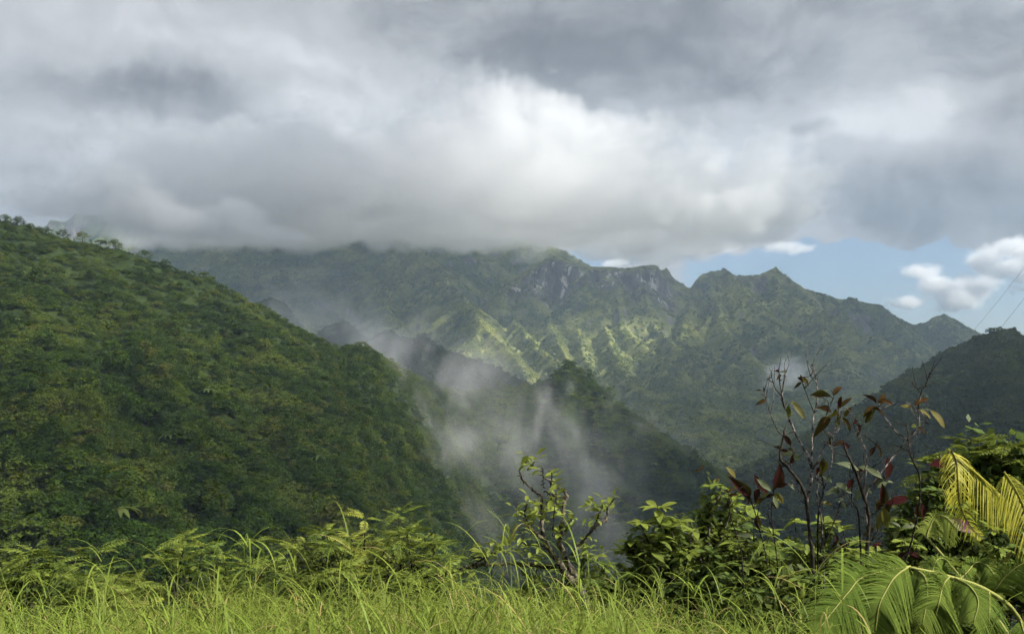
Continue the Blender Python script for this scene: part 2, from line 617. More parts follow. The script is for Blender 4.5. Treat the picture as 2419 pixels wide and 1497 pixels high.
def far_z(X, Y):
    # warping the plan makes the flanks flute and wander like eroded rock
    wx = 55 * fbm2(X / 260, Y / 260, 3, 11) + 16 * fbm2(X / 70, Y / 70, 3, 12)
    wy = 55 * fbm2(X / 260, Y / 260, 3, 21) + 16 * fbm2(X / 70, Y / 70, 3, 22)
    gx = (np.unique(X), np.unique(Y))
    h0, d0 = spine_height(X, Y, massif, 10.0, gx)
    w = np.clip(d0 / 140, 0, 1)
    h, d = spine_height(X + wx * w, Y + wy * w, massif + RIBS, 8.0, gx)
    d = np.minimum(d, d0)
    cl = np.full(X.shape, 1e9)
    P = np.array(CLIFF)
    for a, b in zip(P[:-1], P[1:]):
        ab = b[:2] - a[:2]
        t = np.clip(((X - a[0]) * ab[0] + (Y - a[1]) * ab[1]) / (ab @ ab), 0, 1)
        cl = np.minimum(cl, np.hypot(X - a[0] - t * ab[0], Y - a[1] - t * ab[1]))
    FAR['cliff'] = sstep(cl + 25 * fbm2(X / 60, Y / 200, 3, 33), 75, 40)
    # valley floor between the mountain and the right hill
    vx = X - (Y * 0.20)
    base = -140 + np.maximum(0, (Y - 1250)) * 0.075 - np.maximum(0, 1250 - Y) * 0.28 + 24 * fbm2(X / 320, Y / 320, 3, 31, ridged=True)
    diff = np.abs(h - base)
    h = np.maximum(h, base) + np.where(diff < 40, (40 - diff) ** 2 / 160, 0)
    fl = np.clip(d / 90, 0, 1)
    FAR['crest'] = np.exp(-(d / 38.0) ** 2) * (X > -1800)  # pale crest colour left off the far-left tooth, replacing shade it lacks
    h = h + fl * (26 * fbm2(X / 190, Y / 190, 4, 41, ridged=True) - 10) + (3 + 9 * fl) * fbm2(X / 42, Y / 42, 3, 51, 0.6) + 4.0 * fbm2(X / 13, Y / 13, 2, 61)
    return h


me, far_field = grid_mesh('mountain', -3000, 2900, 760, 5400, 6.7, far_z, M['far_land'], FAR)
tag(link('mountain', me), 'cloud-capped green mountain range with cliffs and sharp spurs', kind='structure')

# --- small dark peaks in the middle distance
mid = [
    (line((560, 760, 1700), (600, 716, 1700), (640, 703, 1700), (672, 714, 1700), (690, 742, 1700), (720, 800, 1700)), 1.5, 0.0),
    (line((700, 830, 1600), (745, 790, 1600), (770, 770, 1600), (812, 755, 1600), (835, 770, 1600), (860, 800, 1590), (880, 830, 1580)), 1.2, 0.0),
    (line((850, 820, 1400), (880, 798, 1400), (905, 782, 1400), (925, 784, 1400), (960, 802, 1400), (982, 800, 1400), (996, 789, 1400), (1012, 803, 1400),
          (1040, 820, 1390), (1085, 835, 1380), (1150, 856, 1350), (1240, 900, 1300), (1330, 950, 1250), (1450, 1010, 1200), (1600, 1120, 1150)), 1.0, 0.0),
    (line((996, 789, 1400), (990, 850, 1250), (980, 930, 1100)), 1.0, 0.0),
    (line((1085, 835, 1380), (1110, 900, 1200)), 1.0, 0.0),
]


def mid_z(X, Y):
    h, d = spine_height(X, Y, mid, 6.0)
    fl = np.clip(d / 40, 0, 1)
    h = h + fl * 14 * fbm2(X / 80, Y / 80, 4, 71, ridged=True) + 3 * fbm2(X / 16, Y / 16, 3, 72)
    return np.maximum(h, -330 + 10 * fbm2(X / 90, Y / 90, 3, 73))


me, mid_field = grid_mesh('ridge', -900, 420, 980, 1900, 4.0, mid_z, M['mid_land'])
tag(link('ridge', me), 'dark line of small pointed peaks behind the left hillside', kind='structure')

# --- the near left hillside with its pyramid-shaped end
left = [
    (line((-700, 360, 430), (-300, 440, 470), (0, 524, 520), (60, 534, 525), (110, 552, 530), (200, 575, 535), (280, 590, 540), (340, 612, 545), (400, 637, 550),
          (490, 656, 560), (530, 690, 565), (600, 724, 575), (650, 752, 585), (690, 786, 595), (720, 802, 600), (800, 826, 610), (850, 820, 615),
          (880, 838, 640), (930, 868, 700), (1000, 908, 780), (1060, 915, 820), (1150, 925, 850), (1240, 915, 875), (1282, 912, 885),
          (1325, 925, 892), (1402, 925, 892), (1440, 962, 885), (1500, 1014, 870), (1560, 1048, 850),
          (1600, 1092, 830), (1640, 1160, 810), (1760, 1300, 760)), 0.72, 0.0003),
    (line((1282, 912, 885), (1312, 884, 890), (1335, 857, 895), (1358, 861, 897), (1386, 890, 895), (1402, 912, 892), (1440, 962, 885)), 1.45, 0.002),
    (line((850, 820, 615), (838, 900, 540), (822, 1000, 470), (805, 1100, 410), (790, 1220, 350)), 1.15, 0.0),
    (line((200, 575, 535), (260, 700, 470), (330, 850, 405), (420, 1010, 345), (520, 1160, 300)), 0.62, 0.0),
    (line((-100, 505, 505), (0, 640, 440), (80, 800, 375), (140, 960, 320), (200, 1150, 265)), 0.62, 0.0),
    (line((530, 690, 565), (600, 830, 490), (680, 1000, 415), (740, 1150, 350)), 0.62, 0.0),
    (line((1340, 860, 896), (1330, 960, 820), (1300, 1060, 740), (1280, 1200, 640)), 0.95, 0.0),
    (line((1060, 915, 820), (1090, 1000, 730), (1110, 1120, 630)), 0.85, 0.0),
    (line((1480, 1000, 875), (1470, 1080, 790), (1450, 1180, 700)), 0.85, 0.0),
    (line((1190, 920, 862), (1200, 1000, 780), (1200, 1110, 690)), 0.85, 0.0),
]


SPUR = np.array(line((1030, 912, 850), (1000, 908, 780), (930, 868, 700), (880, 838, 640), (850, 820, 615), (838, 900, 540), (822, 1000, 470), (805, 1100, 410), (790, 1220, 350), (770, 1400, 280)))
LRIBS = ribs(left, np.random.default_rng(78), 75.0, 80.0, 0.58, 0.85, reach=140.0)


def left_z(X, Y):
    wx = 14 * fbm2(X / 90, Y / 90, 3, 111)
    wy = 14 * fbm2(X / 90, Y / 90, 3, 112)
    gx = (np.unique(X), np.unique(Y))
    h0, d0 = spine_height(X, Y, left, 5.0, gx)
    w = np.clip(d0 / 40, 0, 1)
    h, d = spine_height(X + wx * w, Y + wy * w, left + LRIBS, 4.0, gx)
    d = np.minimum(d, d0)
    h = h + np.clip(d / 30, 0, 1) * 9 * fbm2(X / 75, Y / 75, 4, 81, ridged=True) + 1.2 * fbm2(X / 12, Y / 12, 3, 82)
    # the near spur ends in a steep side: a gully with rising mist lies beyond it
    xs_ = np.interp(Y, SPUR[::-1, 1], SPUR[::-1, 0])
    carve = np.clip(X - xs_ - 5, 0, 110) * 1.15 * sstep(Y, 850, 760)
    h = h - carve
    fl = -150 + 0.02 * Y + 8 * fbm2(X / 60, Y / 60, 3, 83)
    return np.maximum(h, fl)


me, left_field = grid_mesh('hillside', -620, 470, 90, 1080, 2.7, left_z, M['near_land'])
tag(link('hillside', me), 'steep forested hillside on the left ending in a pyramid peak', kind='structure')

# --- the dark hill at the right edge
right = [
    (line((2900, 760, 1000), (2419, 803, 1000), (2395, 788, 1000), (2362, 780, 1000), (2335, 787, 1000), (2310, 808, 1000), (2290, 832, 995), (2240, 853, 990),
          (2200, 884, 980), (2150, 918, 960), (2090, 950, 940), (2040, 985, 925), (2005, 1040, 905), (1985, 1110, 880), (1970, 1200, 850)), 0.68, 0.0002),
    (line((2362, 780, 1000), (2370, 880, 850), (2360, 980, 720), (2320, 1080, 620)), 0.62, 0.0),
    (line((2200, 884, 980), (2170, 980, 850), (2100, 1070, 740)), 0.6, 0.0),
    (line((2040, 985, 925), (2030, 1070, 800), (2010, 1160, 700)), 0.66, 0.0),
]


RRIBS = ribs(right, np.random.default_rng(79), 110.0, 120.0, 0.5, 0.75, reach=200.0)


def right_z(X, Y):
    h, d = spine_height(X, Y, right + RRIBS, 6.0, (np.unique(X), np.unique(Y)))
    h = h + np.clip(d / 40, 0, 1) * 10 * fbm2(X / 85, Y / 85, 4, 91, ridged=True) + 1.5 * fbm2(X / 14, Y / 14, 3, 92)
    return np.maximum(h, -330 + 8 * fbm2(X / 70, Y / 70, 3, 93))


me, right_field = grid_mesh('hill', 130, 1000, 330, 1300, 4.0, right_z, M['mid_land'])
tag(link('hill', me), 'dark wooded hill rising at the right edge', kind='structure')


# --- valley bottom out to the horizon, and the knoll the photographer stands on
def ground_z(X, Y):
    lip = 4.0 + 0.5 * vnoise2(X / 3, Y / 9, 5)
    d1 = np.clip(Y - lip, 0, 4.5)
    d2 = np.maximum(0, Y - lip - 4.5)
    z = 0.08 * fbm2(X / 2.5, Y / 2.5, 3, 6) - 0.24 * d1 - 0.62 * d2 / (1 + d2 * 0.0012)
    return np.maximum(z, -300.0)


xs = np.concatenate([-np.geomspace(6500, 6, 60), np.linspace(-5.5, 9.5, 70), np.geomspace(10, 6500, 60)])
ys = np.concatenate([-np.geomspace(900, 2, 14), np.linspace(-1.5, 24, 110), np.geomspace(25, 6400, 90)])
Xg, Yg = np.meshgrid(xs, ys)
Zg = ground_z(Xg.ravel(), Yg.ravel())
nx = len(xs)
I, J = np.meshgrid(np.arange(nx - 1), np.arange(len(ys) - 1))
a = (J * nx + I).ravel()
me = mesh_np('ground', np.stack([Xg.ravel(), Yg.ravel(), Zg], 1), np.stack([a, a + 1, a + nx + 1, a + nx], 1), M['near_land'], smooth=True)
tag(link('ground', me), 'grassy knoll dropping into the valley', kind='structure')

# ------------------------------------------------------------------ foliage building blocks
def leaf_mat(name, dark, mid_, light, transl=0.35, rough=0.55, patch=40.0, hue=None, spec=0.10, straw=None):
    """leaf: diffuse + light passing through + a little gloss; tint differs from plant to plant and over the slope"""
    m = bpy.data.materials.new(name)
    m.use_nodes = True
    T = NT(m.node_tree)
    for n in list(T.N):
        T.N.remove(n)
    oi = T.node('ShaderNodeObjectInfo')
    g = T.node('ShaderNodeNewGeometry')
    rnd = oi.outputs['Random']
    pn = T.noise(g.outputs['Position'], 1.0 / patch, 3.0, 0.6)
    c = T.mix(T.ramp(rnd, 0.0, 0.75), dark, mid_)
    c = T.mix(T.math('MULTIPLY', T.ramp(pn, 0.46, 0.66), 0.85), c, light)
    if hue:
        c = T.mix(T.math('MULTIPLY', T.ramp(T.math('FRACT', T.math('MULTIPLY', rnd, 7.31)), 0.82, 0.98), 0.7), c, hue)
    isl = T.ramp(g.outputs['Random Per Island'], 0.0, 1.0, 0.70, 1.35, smooth=False)
    if straw:
        c = T.mix(T.ramp(g.outputs['Random Per Island'], 0.90, 0.93), c, straw)
    hsv = T.node('ShaderNodeHueSaturation', {'Value': isl, 'Color': c})
    c = hsv.outputs[0]
    d = T.node('ShaderNodeBsdfDiffuse', {'Color': c})
    tr = T.node('ShaderNodeBsdfTranslucent', {'Color': T.mix(0.35, c, (0.30, 0.36, 0.05), 'MIX')})
    mx = T.node('ShaderNodeMixShader', {0: transl, 1: d.outputs[0], 2: tr.outputs[0]})
    gl = T.node('ShaderNodeBsdfGlossy', {'Roughness': rough, 'Color': (0.8, 0.85, 0.8, 1)})
    mx2 = T.node('ShaderNodeMixShader', {0: spec * 0.10, 1: mx.outputs[0], 2: gl.outputs[0]})
    T.node('ShaderNodeOutputMaterial', {'Surface': mx2.outputs[0]})
    return m


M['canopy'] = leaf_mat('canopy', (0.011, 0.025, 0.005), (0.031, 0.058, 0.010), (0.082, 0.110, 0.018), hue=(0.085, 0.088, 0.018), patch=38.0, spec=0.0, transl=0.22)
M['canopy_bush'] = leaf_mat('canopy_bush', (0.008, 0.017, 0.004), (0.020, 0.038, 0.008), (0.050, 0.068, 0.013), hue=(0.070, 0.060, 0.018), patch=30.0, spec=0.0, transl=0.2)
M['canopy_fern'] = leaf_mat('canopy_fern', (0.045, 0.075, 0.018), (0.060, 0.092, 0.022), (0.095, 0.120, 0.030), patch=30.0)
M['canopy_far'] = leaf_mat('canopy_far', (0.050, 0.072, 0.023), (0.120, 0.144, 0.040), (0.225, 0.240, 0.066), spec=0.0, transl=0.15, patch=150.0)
M['canopy_mid'] = leaf_mat('canopy_mid', (0.018, 0.030, 0.012), (0.034, 0.050, 0.017), (0.058, 0.072, 0.024), spec=0.0, transl=0.2, patch=60.0)

HIDDEN = bpy.data.collections.new('canopy_shapes')      # shapes that only the canopy instances use


def leaf_quads(centres, normals, sizes, r):
    """one bent diamond of four corners per leaf clump"""
    n = len(centres)
    nrm = normals / (np.linalg.norm(normals, axis=1, keepdims=True) + 1e-9)
    t = r.normal(size=(n, 3))
    t -= nrm * (t * nrm).sum(1, keepdims=True)
    t /= np.linalg.norm(t, axis=1, keepdims=True) + 1e-9
    b = np.cross(nrm, t)
    s = sizes[:, None]
    w = r.uniform(0.35, 0.7, (n, 1))
    v = np.stack([centres - t * s * 0.5, centres + b * s * 0.5 * w - nrm * s * 0.10,
                  centres + t * s * 0.5 - nrm * s * 0.16, centres - b * s * 0.5 * w - nrm * s * 0.10], 1)
    return v.reshape(-1, 3), np.arange(n * 4).reshape(n, 4)


def crown_mesh(name, r, R, H, pads, per, leaf, flat, mat, lift=0.25):
    """crown of flattened leaf pads over a rough dome, open between the pads"""
    cs, ns, ss = [], [], []
    for p in range(pads):
        a = r.uniform(0, 2 * np.pi)
        q = np.sqrt(r.uniform(0, 1))
        c = np.array([np.cos(a) * R * q * 0.82, np.sin(a) * R * q * 0.82, H * (lift + (1 - lift) * np.sqrt(max(0, 1 - q * q))) * r.uniform(0.72, 1.08)])
        pr = R * r.uniform(0.22, 0.40)
        u = r.normal(size=(per, 3))
        u /= np.linalg.norm(u, axis=1, keepdims=True)
        rad = pr * r.uniform(0.55, 1.0, (per, 1))
        pos = c + u * rad * np.array([1, 1, flat])
        cs.append(pos)
        ns.append(u * np.array([0.8, 0.8, 1.0]) + np.array([0, 0, 0.9]) + r.normal(size=(per, 3)) * 0.35)
        ss.append(leaf * r.uniform(0.6, 1.4, per))
    V, F = leaf_quads(np.concatenate(cs), np.concatenate(ns), np.concatenate(ss), r)
    o = bpy.data.objects.new(name, mesh_np(name, V, F, mat))
    HIDDEN.objects.link(o)
    return o


def fern_mesh(name, r, mat, n=11, L=2.6):
    """tree-fern top: a star of arching fronds"""
    V, F = [], []
    for i in range(n):
        a = 2 * np.pi * i / n + r.uniform(-0.2, 0.2)
        seg = 6
        up = r.uniform(0.5, 1.0)
        ln = L * r.uniform(0.8, 1.1)
        base = len(V)
        for s in range(seg + 1):
            t = s / seg
            rr = ln * t
            z = 2.2 + up * ln * 0.55 * t - ln * 0.75 * t * t
            w = 0.34 * np.sin(np.pi * (0.12 + 0.86 * t)) + 0.02
            p = np.array([np.cos(a) * rr, np.sin(a) * rr, z])
            sd = np.array([-np.sin(a), np.cos(a), 0]) * w
            V += [p - sd - [0, 0, w * 0.25], p + sd - [0, 0, w * 0.25]]
            if s:
                k0 = base + 2 * (s - 1)
                F.append((k0, k0 + 1, k0 + 3, k0 + 2))
    o = bpy.data.objects.new(name, mesh_np(name, np.array(V), F, mat))
    HIDDEN.objects.link(o)
    return o


def blob_mesh(name, r, mat):
    """far-off crown: a knobbly lump, pointed facets for leaf clumps"""
    n = 46
    i = np.arange(n)
    ph = np.arccos(1 - 1.35 * (i + 0.5) / n)
    th = np.pi * (1 + 5 ** 0.5) * i
    u = np.stack([np.cos(th) * np.sin(ph), np.sin(th) * np.sin(ph), np.cos(ph)], 1)
    pos = u * r.uniform(0.72, 1.05, (n, 1)) * np.array([1, 1, 0.85])
    V, F = leaf_quads(pos, u + r.normal(size=(n, 3)) * 0.3 + [0, 0, 0.25], np.full(n, 0.75) * r.uniform(0.7, 1.2, n), r)
    o = bpy.data.objects.new(name, mesh_np(name, V, F, mat))
    HIDDEN.objects.link(o)
    return o


def canopy(name, label, pts, scl, rot, idx, shapes):
    """a mass of tree crowns: one object, each point of it carries one crown"""
    me = bpy.data.meshes.new(name)
    me.vertices.add(len(pts))
    me.vertices.foreach_set('co', np.asarray(pts, dtype=np.float32).ravel())
    for nm, typ, val in (('scl', 'FLOAT', scl), ('rotz', 'FLOAT', rot), ('idx', 'INT', idx)):
        at_ = me.attributes.new(nm, typ, 'POINT')
        at_.data.foreach_set('value', np.asarray(val, dtype=np.float32 if typ == 'FLOAT' else np.int32))
    o = link(name, me)
    col = bpy.data.collections.new(name + '_shapes')
    for s_ in shapes:
        col.objects.link(s_)
    g, T, gi, go = gn_group(name + '_scatter')
    ci = T.node('GeometryNodeCollectionInfo')
    ci.inputs['Collection'].default_value = col
    ci.inputs['Separate Children'].default_value = True
    ci.inputs['Reset Children'].default_value = True

    def attr(nm, typ):
        n = T.node('GeometryNodeInputNamedAttribute', data_type=typ)
        n.inputs['Name'].default_value = nm
        return n.outputs['Attribute']
    ip = T.node('GeometryNodeInstanceOnPoints')
    T.L.new(gi.outputs[0], ip.inputs['Points'])
    T.L.new(ci.outputs[0], ip.inputs['Instance'])
    ip.inputs['Pick Instance'].default_value = True
    T.L.new(attr('idx', 'INT'), ip.inputs['Instance Index'])
    rv = T.node('ShaderNodeCombineXYZ', {2: attr('rotz', 'FLOAT')})
    T.L.new(rv.outputs[0], ip.inputs['Rotation'])
    T.L.new(attr('scl', 'FLOAT'), ip.inputs['Scale'])
    T.L.new(ip.outputs[0], go.inputs[0])
    md = o.modifiers.new('scatter', 'NODES')
    md.node_group = g
    return tag(o, label, kind='stuff')


def scatter(field, n, x0, x1, y0, y1, maxslope, lo_px=-160, hi_px=2580, facing=True):
    """random points of a land surface, only where it faces the valley"""
    xs, ys, Zg = field
    x = rng.uniform(x0, x1, n)
    y = rng.uniform(y0, y1, n)
    f = sampler(field)
    z, sl = f(x, y)
    e = 4.0
    zx = (f(x + e, y)[0] - f(x - e, y)[0]) / (2 * e)
    zy = (f(x, y + e)[0] - f(x, y - e)[0]) / (2 * e)
    px = CX + x / y * FPX
    py = HY - (z - EYE) / y * FPX
    keep = (sl < maxslope) & (px > lo_px) & (px < hi_px) & (py < 1560)
    if facing:
        facing_ = -(-zx * x - zy * y + (z - EYE))        # normal (-zx,-zy,1) against the line of sight
        keep &= facing_ > -0.10 * np.hypot(x, y)
    return x[keep], y[keep], z[keep], px[keep], py[keep], sl[keep]


rs = np.random.default_rng(3)
umbrella = [crown_mesh('tree_crown', rs, 4.2, 3.3, 17, 34, 0.62, 0.5, M['canopy']) for i in range(4)]
rounds = [crown_mesh('round_crown', rs, 3.0, 4.4, 18, 34, 0.52, 0.85, M['canopy'], 0.1) for i in range(3)]
bushes = [crown_mesh('bush_crown', rs, 1.7, 1.5, 9, 30, 0.40, 0.7, M['canopy_bush'], 0.05) for i in range(3)]
ferns = [fern_mesh('fern_crown', rs, M['canopy_fern'])]
blobs = [blob_mesh('far_crown', rs, M['canopy_far']) for i in range(3)]
mids = [crown_mesh('mid_crown', rs, 3.4, 3.0, 12, 16, 1.0, 0.55, M['canopy_mid']) for i in range(3)]

# hillside forest: understorey, then trees over it
x, y, z, px, py, sl = scatter(left_field, 80000, -520, 400, 130, 940, 3.0)
patch = fbm2(x / 60, y / 60, 3, 201)
n = len(x)
kind = rs.random(n)
small = kind < 0.73
idx = np.where(small, rs.integers(7, 10, n), np.where(rs.random(n) < 0.45, rs.integers(0, 4, n), rs.integers(4, 7, n)))
idx = np.where((kind > 0.985), 10, idx)
grow = np.clip(0.75 + 0.9 * patch, 0.45, 1.5)
scl = np.where(small, rs.uniform(0.6, 1.4, n), (rs.uniform(0.50, 1.05, n) + 1.5 * rs.random(n) ** 5) * grow)
scl = scl * np.clip(0.60 + (py - 560) / 800, 0.6, 1.25)
scl = np.where(idx == 10, np.clip(scl, 0.6, 1.2), scl)
lift = np.where(small, -0.5, 2.4 * scl * rs.random(n)) + 1.5 * np.clip(patch, -0.5, 1)
# smaller growth right on the crest
canopy('hillside_forest', 'dense mixed green forest covering the left hillside', np.stack([x, y, z + lift], 1), scl, rs.uniform(0, 6.28, n), idx,
       umbrella + rounds + bushes + ferns)

x, y, z, px, py, sl = scatter(right_field, 30000, 150, 900, 420, 1150, 3.0)
n = len(x)
canopy('hill_forest', 'dark forest covering the hill at the right', np.stack([x, y, z - 0.4], 1), rs.uniform(0.6, 1.5, n) + rs.random(n) ** 5, rs.uniform(0, 6.28, n), rs.integers(0, 3, n), mids)
x, y, z, px, py, sl = scatter(mid_field, 26000, -800, 350, 1000, 1800, 3.0)
n = len(x)
canopy('ridge_forest', 'dark forest on the small peaks in the middle distance', np.stack([x, y, z - 0.4], 1), rs.uniform(0.7, 1.6, n), rs.uniform(0, 6.28, n), rs.integers(0, 3, n), mids)
x, y, z, px, py, sl = scatter(far_field, 255000, -2400, 2500, 860, 4200, 1.28)
glade = fbm2(x / 110, y / 110, 3, 402)
keep = rs.random(len(x)) < np.where(sl > 1.05, 0.4, 1.0) * np.clip(0.75 + 1.3 * glade, 0.12, 1.0)
x, y, z = x[keep], y[keep], z[keep]
n = len(x)
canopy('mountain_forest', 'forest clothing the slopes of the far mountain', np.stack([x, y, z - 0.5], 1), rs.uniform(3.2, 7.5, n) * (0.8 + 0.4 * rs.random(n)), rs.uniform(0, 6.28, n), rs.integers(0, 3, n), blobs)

# ------------------------------------------------------------------ air: haze, cloud bank, mist
def haze_box(name, lo, hi, density, color):
    v = [(x, y, z) for z in (lo[2], hi[2]) for y in (lo[1], hi[1]) for x in (lo[0], hi[0])]
    f = [(0, 2, 3, 1), (4, 5, 7, 6), (0, 1, 5, 4), (2, 6, 7, 3), (0, 4, 6, 2), (1, 3, 7, 5)]
    o = link(name, mesh_np(name, v, f, volume_mat(name, color, density, 0.3)))
    tag(o, 'pale bluish haze filling the valley air', kind='stuff')
    return o


haze_box('haze', (-6800, -1100, -305), (6800, 6700, 1300), 1.0e-4, (0.62, 0.79, 1.0))


def curve_px(px, pts):
    p = np.array(pts, float)
    return np.interp(px, p[:, 0], p[:, 1])


def cloud_bank():
    vox = 12.0
    o = np.array([-2150.0, 2800.0, 440.0])
    dims = (287, 112, 68)
    X, Y, Z = lattice(o, dims, vox)
    PX = CX + X / Y * FPX                      # column the voxel stands in, seen from the viewpoint the cloud was measured from
    D0 = 3450.0
    u = CX + X / D0 * FPX
    zb = (HY - curve_px(u, [(0, 520), (150, 535), (300, 556), (430, 572), (560, 578), (660, 575), (730, 565), (790, 548), (860, 548), (930, 556), (1000, 570),
                            (1100, 582), (1200, 584), (1320, 582), (1500, 590), (1650, 586), (1780, 578), (1860, 560), (1915, 525), (1990, 500)])) / FPX * D0
    zt = (HY - curve_px(u, [(0, 560), (150, 555), (230, 520), (300, 440), (420, 370), (600, 330), (900, 320), (1200, 320), (1400, 360), (1560, 430), (1700, 440), (1830, 460),
                            (1900, 505), (1930, 540), (2000, 560)])) / FPX * D0
    mid_ = (zb + zt) / 2
    half = np.maximum((zt - zb) / 2, 1.0)
    vz = (Z - mid_) / half
    vy = (Y - D0) / 560.0
    edge = np.minimum((zt - Z) / 240.0, (Z - zb) * 1.25 / 120.0)
    edge = np.minimum(edge, (1 - np.abs(vy)) * 560 / 160.0)
    near = np.nonzero((edge > -1.0) & (edge < 1.3))[0]
    xn, yn, zn = X[near], Y[near], Z[near]
    n = fbm3(xn / 330, yn / 330, zn / 200, 6, 3, 0.56)
    b = fbm3(xn / 170, yn / 170, zn / 130, 5, 9, 0.6, billow=True)
    s = edge.copy()
    s[near] += 0.85 * n + 0.80 * b
    d = sstep(s, 0.05, 0.32) * np.where(zt > zb, 1, 0)
    d = np.where(d < 0.01, 0, d)
    obj = grid_volume('cloud', o, dims, vox, d, volume_mat('cloud_bank', (0.99, 0.992, 0.995), 0.0050, 0.0))
    return tag(obj, 'long grey-white cloud bank draped over the mountain tops', kind='stuff')


cloud_bank()


def plume_field(X, Y, Z, plumes, seed, st=(10.0, 26.0)):
    """mist rising off the forest: each plume is a wandering column, frayed by noise drawn out upwards"""
    wx = 24 * fbm3(X / 38, Y / 38, Z / 60, 3, seed)
    wz = 24 * fbm3(X / 38, Y / 38, Z / 60, 3, seed + 5)
    n = fbm3((X + wx) / st[0], Y / st[0], (Z + wz) / st[1], 5, seed + 9, 0.62)
    d = np.zeros_like(X)
    for pts, amp in plumes:
        P = np.array([[*at(a, b, D), 1.9 * w * D / FPX] for a, b, D, w in pts])
        for p, q in zip(P[:-1], P[1:]):
            ab = q[:3] - p[:3]
            t = np.clip(((X - p[0]) * ab[0] + (Y - p[1]) * ab[1] + (Z - p[2]) * ab[2]) / (ab @ ab), 0, 1)
            w = p[3] + t * (q[3] - p[3])
            r = np.sqrt((X + wx - p[0] - t * ab[0]) ** 2 + ((Y - p[1] - t * ab[1]) * 0.6) ** 2 + (Z + wz - p[2] - t * ab[2]) ** 2) / w
            d = np.maximum(d, amp * np.clip(1 - r, 0, 1))
    d = d * sstep(d * 0.8 + n * 2.1, 0.15, 1.15)
    return np.where(d < 0.02, 0, d)


def mist(label, D0, D1, px0, px1, py0, py1, vox, plumes, density, seed, st=(10.0, 26.0)):
    lo = np.array([(px0 - CX) / FPX * D1 if px0 < CX else (px0 - CX) / FPX * D0, D0, EYE + (HY - py1) / FPX * (D1 if py1 > HY else D0)])
    hi = np.array([(px1 - CX) / FPX * D1 if px1 > CX else (px1 - CX) / FPX * D0, D1, EYE + (HY - py0) / FPX * (D1 if py0 < HY else D0)])
    dims = tuple(int((h - l) / vox) + 2 for l, h in zip(lo, hi))
    X, Y, Z = lattice(lo, dims, vox)
    d = plume_field(X, Y, Z, plumes, seed, st)
    o = grid_volume('mist', lo, dims, vox, d, volume_mat('mist', (1, 1, 1), density, 0.0))
    return tag(o, label, kind='stuff')


mist('grey mist rising in streaks between the hillside and the pyramid peak', 520, 860, 850, 1640, 740, 1330, 3.4, [
    ([(895, 800, 660, 26), (900, 850, 660, 40), (900, 930, 650, 44), (892, 1020, 640, 40), (910, 1130, 630, 40), (930, 1200, 620, 26)], 0.75),
    ([(930, 850, 690, 50), (950, 950, 680, 70), (960, 1060, 660, 70), (980, 1150, 640, 50)], 0.60),
    ([(960, 790, 760, 40), (1000, 860, 750, 60), (1080, 890, 740, 60), (1180, 880, 740, 50)], 0.65),
    ([(1120, 880, 700, 30), (1105, 950, 690, 48), (1085, 1040, 660, 60), (1050, 1110, 640, 44), (1010, 1180, 620, 26)], 0.78),
    ([(1300, 890, 830, 22), (1275, 940, 820, 32), (1270, 1010, 800, 28), (1250, 1070, 780, 22)], 0.8),
    ([(1330, 1000, 720, 50), (1380, 1080, 680, 70), (1400, 1160, 640, 80), (1430, 1250, 600, 90), (1440, 1330, 580, 80)], 0.75),
    ([(1180, 1000, 720, 60), (1230, 1090, 700, 60)], 0.45),
    ([(900, 1000, 640, 90), (1000, 1050, 640, 120), (1150, 1050, 650, 130), (1300, 1100, 640, 120), (1420, 1200, 620, 110)], 0.52),
    ([(1480, 950, 840, 40), (1540, 1010, 840, 40), (1600, 1040, 830, 30)], 0.6),
    ([(1100, 1180, 600, 60), (1130, 1240, 590, 70), (1200, 1300, 580, 70)], 0.45),
], 0.0115, 31, (12.0, 26.0))
mist('torn white mist drifting behind the left ridge line', 880, 1240, 600, 1010, 640, 880, 6.0, [
    ([(660, 690, 1050, 50), (720, 760, 1050, 60), (780, 760, 1050, 45), (860, 780, 1050, 55), (920, 830, 1050, 60)], 0.9),
    ([(750, 690, 1100, 60), (800, 740, 1100, 60)], 0.55),
    ([(620, 720, 1000, 40), (700, 790, 1000, 50)], 0.7),
], 0.011, 47, (22.0, 30.0))
mist('small white puff of cloud low over the valley', 2230, 2420, 1770, 1950, 835, 935, 5.5, [
    ([(1830, 890, 2320, 22), (1862, 884, 2320, 26), (1895, 883, 2320, 16)], 1.1)], 0.034, 55, (18.0, 14.0))


def shade_deck():
    """unseen cloud layer added above the valley to shade it, open where sun is wanted"""
    vox = 60.0
    o = np.array([-900.0, -1700.0, 1680.0])
    dims = (98, 92, 7)
    X, Y, Z = lattice(o, dims, vox)
    # where the sun ray through a voxel meets the land
    n = fbm3(X / 700, Y / 700, Z / 400, 4, 71)
    t = (Z - 60.0) / SUN_DIR.z
    gx, gy = X - SUN_DIR.x * t, Y - SUN_DIR.y * t
    lit = np.zeros_like(X)
    for cx_, cy_, rx, ry, w_ in SUN_GAPS:
        lit = np.maximum(lit, w_ * (1 - np.hypot((gx - cx_) / rx, (gy - cy_) / ry)))
    fade = np.minimum(1, np.minimum(3650 - Y, 2900 - np.abs(X - 2000)) / 300)
    d = sstep(0.50 + 0.75 * n - 1.7 * np.clip(lit + 0.15, 0, 1), 0.0, 0.4) * np.clip(fade, 0, 1) * np.clip(np.maximum((2950 - Y) / 300, (X - 2250) / 250), 0, 1)
    d = d * np.clip(1.2 - np.abs((Z - 1860) / 190) , 0, 1)
    d = np.where(d < 0.01, 0, d)
    obj = grid_volume('cloud', o, dims, vox, d, volume_mat('shade_deck', (1, 1, 1), 0.0105, 0.5))
    return tag(obj, 'unseen broken cloud layer overhead, added to shade the valley', kind='stuff')


